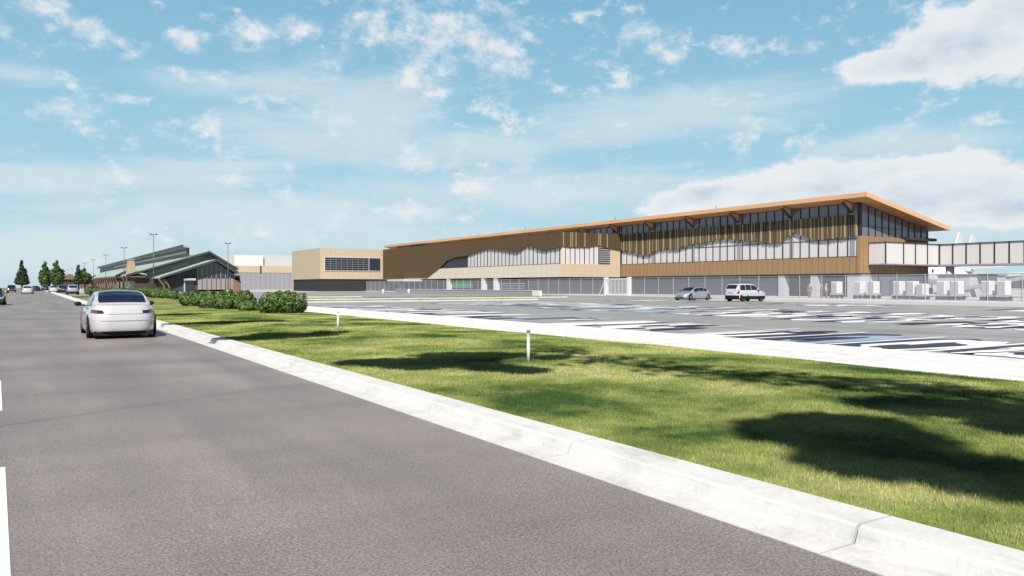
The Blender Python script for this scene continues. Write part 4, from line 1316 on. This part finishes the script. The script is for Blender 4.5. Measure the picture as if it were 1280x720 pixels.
SEDAN = dict(L=4.7, W=1.96, zb=0.17, wheel=0.335, axle=(0.98, 3.86),
             deck=[(0, 0.98), (0.5, 1.02), (1.2, 0.97), (3.2, 0.93), (3.9, 0.83), (4.5, 0.66), (4.7, 0.56)],
             rows=[(0.0, 0.95, 0.08, 0.1), (0.12, 0.98, 0.02, 0.03), (0.35, 0.998, 0.0, 0.0), (0.6, 1.0, 0.03, 0.03), (0.8, 0.975, 0.1, 0.08), (0.93, 0.92, 0.15, 0.14), (1.0, 0.85, 0.21, 0.22)],
             roof=[(0.42, 0.99), (0.75, 1.13), (1.15, 1.31), (1.6, 1.41), (2.1, 1.445), (2.6, 1.42), (2.95, 1.32), (3.35, 1.1), (3.62, 0.92)],
             wt=0.64, wbase=0.85, rear_glass=(0.62, 1.55), wind=(2.75, 3.5), side=(0.95, 3.2), pill=(1.55, 2.3))
SUV = dict(L=4.5, W=1.82, zb=0.26, wheel=0.36, axle=(0.88, 3.52),
           deck=[(0, 1.02), (1.5, 1.02), (3.0, 1.04), (3.6, 0.98), (4.2, 0.86), (4.5, 0.7)],
           rows=[(0.0, 0.95, 0.06, 0.08), (0.12, 0.98, 0.02, 0.03), (0.35, 0.99, 0.0, 0.0), (0.6, 1.0, 0.02, 0.03), (0.8, 0.985, 0.05, 0.08), (0.93, 0.96, 0.08, 0.12), (1.0, 0.92, 0.1, 0.18)],
           roof=[(0.1, 1.02), (0.25, 1.35), (0.5, 1.62), (1.2, 1.68), (2.0, 1.69), (2.6, 1.62), (2.95, 1.42), (3.3, 1.18), (3.5, 1.03)],
           wt=0.66, wbase=0.82, rear_glass=(0.17, 0.42), wind=(2.72, 3.36), side=(0.55, 3.05), pill=(1.3, 2.1))

def make_car(spec, paint, label, cat, loc, rz, group=None, name='car', tail=REDLIGHT, lower=None, detail=1):
    """car built along +y: rear bumper at y = 0"""
    t = empty(name, loc, rz, label, cat, group)
    Ln, Wd, zb = spec['L'], spec['W'], spec['zb']
    hw = Wd / 2
    NS = 5.0
    NY = 3.5 if spec is SEDAN else 6.0
    hA = hw * 0.955 + 0.004
    def deck(y): return lerp_tab(spec['deck'], y)
    def prm(k):
        rws = spec['rows']
        for a, b in zip(rws, rws[1:]):
            if k <= b[0]:
                f = (k - a[0]) / (b[0] - a[0])
                return tuple(a[i] + (b[i] - a[i]) * f for i in (1, 2, 3))
        return rws[-1][1:]
    def P(ang, k, off=0.0):
        ws, r0, f0 = prm(k)
        y0, y1 = r0, Ln - f0
        c, s_ = math.cos(ang), math.sin(ang)
        x = (hw * ws + off) * math.copysign(abs(c) ** (2 / NS), c)
        y = (y0 + y1) / 2 + ((y1 - y0) / 2 + off) * math.copysign(abs(s_) ** (2 / NY), s_)
        d = deck(min(max(y, 0), Ln))
        return (x, y, zb + (d - zb) * k)
    angs = []
    n = 160
    for i in range(n):
        angs.append(2 * math.pi * i / n + 0.0001)
    mb = MB()
    rows = [[P(a, k) for a in angs] for k in (0, 0.06, 0.12, 0.22, 0.35, 0.48, 0.6, 0.7, 0.8, 0.87, 0.93, 0.97, 1.0)]
    # bonnet and boot lid closed towards the centre line
    for q in (0.93, 0.8, 0.55, 0.25, 0.02):
        rr = []
        for a in angs:
            x, y, z = P(a, 1.0)
            yc = Ln / 2 + (y - Ln / 2) * (0.6 * q + 0.4 if q > 0.5 else q * 1.27 + 0.065)
            rr.append((x * q, yc, zb + (deck(min(max(yc, 0), Ln)) - zb) + 0.028 * (1 - q * q)))
        rows.append(rr)
    rows.insert(0, [(p[0] * 0.02, Ln / 2, p[2]) for p in rows[0]])
    mb.grid(rows, True)
    mb.build('body', paint, t, local=True, smooth=True)
    # cabin surface
    rf_ = spec['roof']
    ya, yb_ = rf_[0][0], rf_[-1][0]
    def S(y, s, off=0.0):
        zt = max(lerp_tab(rf_, y), deck(y) - 0.03)
        belt = deck(y) - 0.05
        f = (y - ya) / (yb_ - ya)
        wbs = spec['wbase'] * (0.80 + 0.2 * min(1, math.sin(math.pi * min(max(f, 0.0), 1.0)) * 1.6))
        hfull = max(r[1] for r in rf_) - belt
        q = min(1, max(0, (zt - belt) / hfull))
        wtp = wbs + (spec['wt'] - wbs) * q
        if s <= 1:
            bul = 0.035 * math.sin(math.pi * s)
            x, z = wbs + (wtp - wbs) * s + bul, belt + (zt - 0.05 * q - belt) * s
            return (x + off, y, z + off * 0.3)
        u = s - 1
        x = wtp * (1 - u)
        z = zt - 0.05 * q + 0.05 * q * (1 - (1 - u) ** 2.2)
        g = (lerp_tab(rf_, y + 0.05) - lerp_tab(rf_, y - 0.05)) / 0.1
        ln = math.sqrt(1 + g * g)
        return (x, y - off * g / ln, z + off / ln)
    sv = [0, 0.2, 0.4, 0.6, 0.8, 0.93, 1.0, 1.07, 1.2, 1.4, 1.7, 2.0]
    full = lambda y, off=0: [S(y, s, off) for s in sv] + [(-p[0], p[1], p[2]) for p in [S(y, s, off) for s in sv[::-1][1:]]]
    ys_ = [ya + (yb_ - ya) * i / 40 for i in range(41)]
    MB().grid([full(y) for y in ys_]).build('cabin', paint, t, local=True, smooth=True)
    def glass_top(nm, y0, y1, s0=1.1):
        sv2 = [s0 + (2 - s0) * i / 6 for i in range(7)]
        rws = []
        for i in range(13):
            y = y0 + (y1 - y0) * i / 12
            h = [S(y, s, 0.006) for s in sv2]
            rws.append(h + [(-p[0], p[1], p[2]) for p in h[::-1][1:]])
        MB().grid(rws).build(nm, CARGLASS, t, local=True, smooth=True)
    glass_top('rear_window', *spec['rear_glass'])
    glass_top('windscreen', *spec['wind'])
    if spec is SEDAN:
        glass_top('roof_glass', spec['rear_glass'][1] + 0.06, spec['wind'][0] - 0.1, 1.12)
    y0, y1 = spec['side']
    cuts = [y0] + list(spec['pill']) + [y1]
    for sx in (-1, 1):
        for a, b in zip(cuts, cuts[1:]):
            rws = []
            for i in range(9):
                y = a + 0.03 + (b - a - 0.06) * i / 8
                rws.append([(sx * p[0], p[1], p[2]) for p in [S(y, s, 0.008) for s in (0.12, 0.3, 0.5, 0.7, 0.86)]])
            MB().grid(rws).build('side_window', CARGLASS, t, local=True, smooth=True)
    # patches on the body skin
    def ang_rear(x, k):
        ws = prm(k)[0]
        c = min(0.9999, abs(x) / (hw * ws)) ** (NS / 2)
        a = math.acos(c)
        return -a if x >= 0 else -(math.pi - a)
    def patch(nm, m, x0, x1, k0, k1, front=False, off=0.012, nx=8, nk=4):
        rws = []
        for j in range(nk + 1):
            k = k0 + (k1 - k0) * j / nk
            rr = []
            for i in range(nx + 1):
                x = x0 + (x1 - x0) * i / nx
                a = ang_rear(x * prm(k)[0], k)
                if front: a = -a
                rr.append(P(a, k, off))
            rws.append(rr)
        return MB().grid(rws).build(nm, m, t, local=True, smooth=True)
    if spec is SEDAN:
        for sx in (-1, 1):
            a_, b_ = sx * 0.875, sx * 0.5
            lens = patch('tail_light', DARKLENS, a_, b_, 0.715, 0.825, off=0.009)
            patch('lamp', tail, sx * 0.865, sx * 0.70, 0.73, 0.79, off=0.013).parent = lens
        patch('boot_seam', TRIM, -0.5, 0.5, 0.695, 0.705, off=0.008)
        patch('bumper_step', paint, -0.8, 0.8, 0.46, 0.5, off=0.02)
        patch('lower_bumper', TRIM, -0.8, 0.8, 0.0, 0.07, off=0.014)
        if detail > 1: patch('number_plate', PLATE, -0.26, 0.26, 0.56, 0.68, off=0.012)
        for sx in (-1, 1):
            patch('headlight', HEADLENS, sx * 0.9, sx * 0.55, 0.72, 0.92, True)
        patch('grille', TRIM, -0.62, 0.62, 0.18, 0.4, True)
        patch('grille', TRIM, -0.32, 0.32, 0.6, 0.78, True)
        patch('number_plate', PLATE, -0.26, 0.26, 0.44, 0.56, True)
    else:
        for sx in (-1, 1):
            patch('tail_light', tail, sx * 0.84, sx * 0.7, 0.62, 0.97)
            patch('headlight', HEADLENS, sx * 0.9, sx * 0.52, 0.72, 0.92, True)
        patch('number_plate', PLATE, -0.26, 0.26, 0.66, 0.8, off=0.012)
        patch('number_plate', PLATE, -0.26, 0.26, 0.4, 0.52, True, off=0.012)
        patch('lower_bumper', TRIM, -0.93, 0.93, 0.0, 0.4, off=0.014, nx=16)
        patch('grille', TRIM, -0.45, 0.45, 0.58, 0.8, True)
        patch('lower_bumper', TRIM, -0.85, 0.85, 0.02, 0.3, True, off=0.014)
        for sx in (-1, 1):
            MB().box(sx * (hw - 0.02), sx * (hw + 0.012), 0.5, Ln - 0.5, zb - 0.02, zb + 0.24).build('sill_trim', TRIM, t, local=True)
            MB().tube([(sx * 0.6, 0.7, 1.70), (sx * 0.6, 0.8, 1.745), (sx * 0.6, 2.1, 1.75), (sx * 0.6, 2.25, 1.70)], 0.018, 6).build('roof_rail', TRIM, t, local=True)
    # underside
    MB().box(-hw * 0.82, hw * 0.82, 0.12, Ln - 0.3, zb - 0.07, zb + 0.02).build('underbody', RUBBER, t, local=True)
    # door seams
    ds = MB()
    for yy in (1.35, 2.35, 3.3):
        for sx in (-1, 1):
            ds.prism([(sx * (hw + 0.001), yy, 0.34), (sx * (hw + 0.001), yy + 0.012, 0.34), (sx * (hw - 0.025), yy + 0.012, 0.86), (sx * (hw - 0.025), yy, 0.86)], (sx * 0.004, 0, 0))
    ds.build('door_seams', TRIM, t, local=True)
    # mirrors
    for sx in (-1, 1):
        m_ = MB()
        rws = []
        for i in range(7):
            ph = -math.pi / 2 + math.pi * i / 6
            rws.append([(sx * (hw + 0.1) + 0.11 * math.cos(ph) * math.cos(a), spec['wind'][1] - 0.42 + 0.06 * math.cos(ph) * math.sin(a), 1.0 + 0.075 * math.sin(ph)) for a in [2 * math.pi * j / 10 for j in range(10)]])
        m_.grid(rws, True)
        m_.box(sx * (hw - 0.12), sx * (hw + 0.04), spec['wind'][1] - 0.44, spec['wind'][1] - 0.4, 0.93, 0.97)
        m_.build('wing_mirror', TRIM, t, local=True, smooth=True)
    # wheels in dark arches
    rw = spec['wheel']
    for sx in (-1, 1):
        for ax in spec['axle']:
            arch = []
            for i in range(21):
                a = math.pi * i / 20
                arch.append((sx * (hA - 0.03), ax + (rw + 0.06) * math.cos(a), rw + (rw + 0.055) * math.sin(a)))
            arch = [(arch[0][0], arch[0][1], zb - 0.02)] + arch + [(arch[-1][0], arch[-1][1], zb - 0.02)]
            MB().prism(arch, (sx * 0.03, 0, 0)).build('wheel_arch', TRIM, t, local=True)
            w = MB().tube([(sx * (hA - 0.19), ax, rw), (sx * (hA - 0.17), ax, rw), (sx * (hA + 0.0), ax, rw), (sx * (hA + 0.012), ax, rw)], [rw - 0.03, rw, rw, rw - 0.025], 28).build('wheel', RUBBER, t, local=True, smooth=False)
            rm = MB()
            rm.tube([(sx * (hA + 0.006), ax, rw), (sx * (hA + 0.016), ax, rw)], [rw * 0.66, rw * 0.64], 24)
            rm.build('rim', RIM, w, local=True)
            sp_ = MB()
            for i in range(5):
                a = 2 * math.pi * i / 5 + 0.3 + math.pi / 5
                ca, sa = math.cos(a), math.sin(a)
                c1 = (ax + rw * 0.4 * ca, rw + rw * 0.4 * sa)
                pts_ = []
                for j in range(8):
                    b = 2 * math.pi * j / 8
                    pts_.append((sx * (hA + 0.017), c1[0] + rw * 0.13 * math.cos(b), c1[1] + rw * 0.13 * math.sin(b)))
                sp_.prism(pts_, (sx * 0.003, 0, 0))
            sp_.build('rim_holes', TRIM, w, local=True)
    return t

CARWHITE = mat('car_white', (0.68, 0.66, 0.685), 0.28, coat=1.0)
CARSILVER = mat('car_silver', (0.5, 0.52, 0.58), 0.3, metal=0.35, coat=1.0)
CARDARK = mat('car_dark', (0.02, 0.022, 0.03), 0.25, coat=1.0)
CARBLUE = mat('car_navy', (0.03, 0.04, 0.07), 0.25, coat=1.0)
CARGREY = mat('car_grey', (0.35, 0.36, 0.4), 0.3, metal=0.3, coat=1.0)

make_car(SEDAN, CARWHITE, 'white sedan driving away in the near lane, closest car', 'car', (2.46, 26.0, 0), 0)
make_car(SEDAN, CARDARK, 'dark car approaching in the left lane, cut by the photo edge', 'car', (-2.5, 79.5, 0), R(180))
make_car(SUV, CARDARK, 'dark car far down the left lane, left of the lone conifer', 'car', (-3.2, 215, 0), R(180))
make_car(SEDAN, CARWHITE, 'white sedan far down the middle of the road under the lone conifer', 'car', (x_on_y(34.5, 170), 168, 0), 0)
make_car(SEDAN, CARBLUE, 'dark far car at the road end, left of the last pair', 'car', (x_on_y(46.5, 250), 250, 0), R(12))
make_car(SUV, CARDARK, 'dark far car at the road end, right of the last pair', 'car', (x_on_y(56, 250), 248, 0), 0)
make_car(SUV, CARSILVER, 'silver car parked nearest along the drop off lane', 'car', (x_on_y(91.5, 148), 148, 0), 0, 'cars parked along the drop off lane')
make_car(SUV, CARDARK, 'dark car parked in front of the silver one on the drop off lane', 'car', (x_on_y(78.5, 170), 170, 0), 0, 'cars parked along the drop off lane')
make_car(SEDAN, CARWHITE, 'white car parked farthest along the drop off lane', 'car', (x_on_y(67.5, 200), 200, 0), 0, 'cars parked along the drop off lane')
# the two cars at the back of the car park
X, Y = ground(932, 376.6)
make_car(SUV, CARWHITE, 'white sport utility car with black lower trim parked near the fence', 'car', (X - 2.0, Y + 0.2, 0), R(-90), lower=True).scale = (1.06, 0.98, 1.06)
X, Y = ground(866, 375.0)
make_car(SEDAN, CARSILVER, 'silver saloon with front to the left parked near the fence', 'car', (X + 2.2, Y + 0.2, 0), R(98))

# ------------------------------------------------------------------ sky and sun
w = bpy.data.worlds.new('World')
SC.world = w
w.use_nodes = True
nt = w.node_tree
N, L = nt.nodes, nt.links
bg = N['Background']
SUN_AZ = math.atan2(-SDX, -SDY)        # direction towards the sun, clockwise from +Y
sky = N.new('ShaderNodeTexSky')
sky.sky_type = 'NISHITA'
sky.sun_disc = False
sky.sun_elevation = SUN_EL
sky.sun_rotation = SUN_AZ % (2 * math.pi)
sky.air_density = 1.0
sky.dust_density = 0.6
sky.ozone_density = 1.4

def mth(op, a, b=None, c=None, clamp=False):
    m = N.new('ShaderNodeMath'); m.operation = op; m.use_clamp = clamp
    for i, v in enumerate((a, b, c)):
        if v is None: continue
        if isinstance(v, (int, float)): m.inputs[i].default_value = v
        else: L.new(v, m.inputs[i])
    return m.outputs[0]

tc = N.new('ShaderNodeTexCoord').outputs['Generated']
sp = N.new('ShaderNodeSeparateXYZ'); L.new(tc, sp.inputs[0])
az = mth('ARCTAN2', sp.outputs[0], sp.outputs[1])
el = mth('ARCSINE', sp.outputs[2])
cb = N.new('ShaderNodeCombineXYZ')
L.new(az, cb.inputs[0]); L.new(el, cb.inputs[1])
vec = cb.outputs[0]
def nz(scale, detail, rough, stretch=(1, 1, 1), off=(0, 0, 0), dist=0.0):
    mp = N.new('ShaderNodeMapping')
    mp.inputs['Scale'].default_value = stretch
    mp.inputs['Location'].default_value = off
    L.new(vec, mp.inputs['Vector'])
    n = N.new('ShaderNodeTexNoise')
    n.inputs['Scale'].default_value = scale
    n.inputs['Detail'].default_value = detail
    n.inputs['Roughness'].default_value = rough
    n.inputs['Distortion'].default_value = dist
    L.new(mp.outputs['Vector'], n.inputs['Vector'])
    return n.outputs['Fac']
puff = nz(17, 9, 0.62, (1, 1.5, 1))
puff2 = nz(7, 7, 0.6, (1, 1.7, 1), (3.1, 1.7, 0))
wisp = nz(5, 9, 0.62, (1, 3.6, 1), (1.3, 4.2, 0), 0.6)

def dirof(px, py):
    return (bearing(px), math.atan((HOR - py) / F * math.cos(math.atan((px - 640) / F))))
def cloud(px, py, hx, hy, rot=0.0, flat=1.0):
    """1 at the centre of a cloud, 0 on its edge (angles in the sky)"""
    a0, e0 = dirof(px, py)
    c2 = math.cos(math.atan((px - 640) / F)) ** 2
    da = mth('SUBTRACT', az, a0); de = mth('SUBTRACT', el, e0)
    cr, sr = math.cos(rot), math.sin(rot)
    u = mth('ADD', mth('MULTIPLY', da, cr), mth('MULTIPLY', de, sr))
    v = mth('SUBTRACT', mth('MULTIPLY', de, cr), mth('MULTIPLY', da, sr))
    u = mth('DIVIDE', u, hx / F * c2 ** 0.8); v = mth('DIVIDE', v, hy / F)
    d = mth('SQRT', mth('ADD', mth('MULTIPLY', u, u), mth('MULTIPLY', v, v)))
    return mth('MULTIPLY', mth('SUBTRACT', 1.12, d), 1.15), v
def union(lst):
    o = lst[0]
    for q in lst[1:]:
        o = mth('SMOOTH_MAX', o, q, 0.15)
    return o

BIG = [(1220, 52, 120, 48, 0.0), (1125, 82, 80, 22, 0), (1280, 5, 95, 50, 0), (1110, 248, 320, 38, 0.03), (1020, 232, 150, 34, 0.05), (880, 246, 110, 22, 0.2), (1140, 215, 130, 26, 0), (1250, 262, 120, 26, 0),
       (1235, 30, 60, 40, 0)]
CUMULUS = [(802, 48, 66, 36, -0.2), (840, 68, 36, 16, -0.2), (560, 45, 140, 85, -0.4), (510, 12, 110, 50, -0.2), (610, 80, 60, 30, -0.4), (925, 70, 34, 22, -0.4), (662, 48, 30, 12, -0.3), (460, 40, 60, 26, 0), (610, 95, 55, 22, -0.2), (110, 38, 85, 26, -0.45), (150, 52, 40, 16, -0.2), (50, 12, 50, 16, 0), (235, 50, 36, 16, -0.2), (320, 42, 40, 26, 0), (370, 35, 50, 20, 0),
           (90, 140, 65, 24, -0.2), (155, 125, 30, 11, 0), (260, 148, 30, 20, -0.4), (525, 203, 62, 26, 0), (540, 262, 75, 20, 0.05), (1225, 150, 30, 12, 0), (740, 15, 30, 8, 0), (905, 10, 14, 8, 0), (1000, 62, 40, 14, 0)]
WISPS = [(110, 222, 330, 24, 0.06), (280, 208, 150, 12, 0.08), (800, 150, 330, 34, 0.09), (350, 105, 180, 24, 0.03), (400, 175, 200, 40, 0.0), (350, 270, 330, 45, 0.0), (180, 275, 120, 36, 0.5), (470, 150, 140, 70, -0.3), (30, 95, 90, 16, 0.0), (600, 180, 180, 30, 0.0),
         (1100, 280, 400, 40, 0.0), (700, 240, 300, 35, 0.0), (1150, 180, 180, 20, 0.0), (80, 310, 240, 40, 0)]
bigm = union([cloud(*c)[0] for c in BIG])
cm = union([cloud(*c)[0] for c in CUMULUS])
wm = union([cloud(*c)[0] for c in WISPS])
# elsewhere in the sky: scattered clouds from the same noise
back = mth('GREATER_THAN', mth('ABSOLUTE', mth('SUBTRACT', az, TH)), 0.85)
overhead = mth('GREATER_THAN', el, 0.45)
other = mth('MULTIPLY', mth('MULTIPLY', back, mth('SUBTRACT', 1.0, overhead)), mth('MULTIPLY', mth('SUBTRACT', puff2, 0.56), 4.0))
fine_n = nz(46, 8, 0.65, (1, 1.3, 1), (0.7, 2.2, 0))
rag = mth('ADD', mth('MULTIPLY', mth('SUBTRACT', puff, 0.5), 2.0), mth('MULTIPLY', mth('SUBTRACT', fine_n, 0.5), 0.9))
cshape = mth('ADD', mth('MAXIMUM', mth('MAXIMUM', mth('MULTIPLY', bigm, 1.35), -0.9), other), rag)
cshape = mth('ADD', cshape, mth('MULTIPLY', mth('SUBTRACT', puff2, 0.5), 0.9))
cfac = N.new('ShaderNodeMapRange'); cfac.interpolation_type = 'SMOOTHSTEP'
L.new(cshape, cfac.inputs[0])
cfac.inputs[1].default_value = 0.05; cfac.inputs[2].default_value = 0.65
cfac.inputs[3].default_value = 0.0; cfac.inputs[4].default_value = 0.96
# small ragged puffs, thin enough for the blue to show through
sshape = mth('ADD', mth('MAXIMUM', cm, -0.6), mth('ADD', mth('MULTIPLY', mth('SUBTRACT', puff, 0.56), 4.6), mth('MULTIPLY', mth('SUBTRACT', fine_n, 0.5), 2.2)))
sfac = N.new('ShaderNodeMapRange'); sfac.interpolation_type = 'SMOOTHSTEP'
L.new(sshape, sfac.inputs[0])
sfac.inputs[1].default_value = -0.1; sfac.inputs[2].default_value = 1.5
sfac.inputs[3].default_value = 0.0; sfac.inputs[4].default_value = 0.85
wshape = mth('ADD', mth('MAXIMUM', wm, -0.5), mth('MULTIPLY', mth('SUBTRACT', wisp, 0.5), 2.8))
wfac = N.new('ShaderNodeMapRange'); wfac.interpolation_type = 'SMOOTHSTEP'
L.new(wshape, wfac.inputs[0])
wfac.inputs[1].default_value = -0.1; wfac.inputs[2].default_value = 1.1
wfac.inputs[3].default_value = 0.0; wfac.inputs[4].default_value = 0.6
# cloud bodies: bright tops, bluish grey in thick parts
thick = N.new('ShaderNodeMapRange'); L.new(cshape, thick.inputs[0])
thick.inputs[1].default_value = 0.55; thick.inputs[2].default_value = 1.5
CW = (9.2, 9.5, 9.7)
shade_n = nz(9, 6, 0.55, (1, 2.4, 1), (0.0, -0.03, 0))
sh = mth('MULTIPLY', thick.outputs[0], mth('MULTIPLY', mth('SUBTRACT', shade_n, 0.36), 3.2, clamp=True), clamp=True)
ccol = mixc(nt, CW, (6.0, 7.1, 8.2), sh)
elr = N.new('ShaderNodeMapRange'); L.new(el, elr.inputs[0])
elr.inputs[1].default_value = 0.0; elr.inputs[2].default_value = 1.0
air = ramp(nt, elr.outputs[0], [(0.0, (6.0, 8.2, 9.1)), (0.08, (4.9, 7.6, 8.9)), (0.2, (3.8, 6.9, 8.5)), (0.35, (2.6, 5.6, 7.8)), (0.46, (0.7, 1.7, 2.9)), (0.85, (0.2, 0.55, 1.15))])
base = mixc(nt, sky.outputs[0], air, 0.85)
base = mixc(nt, base, (8.0, 8.9, 9.2), wfac.outputs[0])
base = mixc(nt, base, (8.9, 9.3, 9.5), sfac.outputs[0])
base = mixc(nt, base, ccol, cfac.outputs[0])
L.new(base, bg.inputs['Color'])
bg.inputs['Strength'].default_value = 0.0525
w.cycles.sampling_method = 'MANUAL'
w.cycles.sample_map_resolution = 512

sl = bpy.data.lights.new('sun', 'SUN')
so = bpy.data.objects.new('sun', sl)
COL.objects.link(so)
sl.energy = 5.0
sl.angle = R(0.53)
sl.color = (1.0, 0.955, 0.89)
d = Vector((SDX * math.cos(SUN_EL), SDY * math.cos(SUN_EL), -math.sin(SUN_EL)))
so.rotation_euler = d.to_track_quat('-Z', 'Y').to_euler()
so.location = (-60, -80, 120)

SC.view_settings.view_transform = 'Standard'
SC.view_settings.look = 'None'
SC.view_settings.exposure = 0.8
SC.view_settings.gamma = 1.0
SC.render.engine = 'CYCLES'
SC.cycles.max_bounces = 6
SC.cycles.transparent_max_bounces = 12
SC.cycles.use_denoising = True
SC.render.film_transparent = False
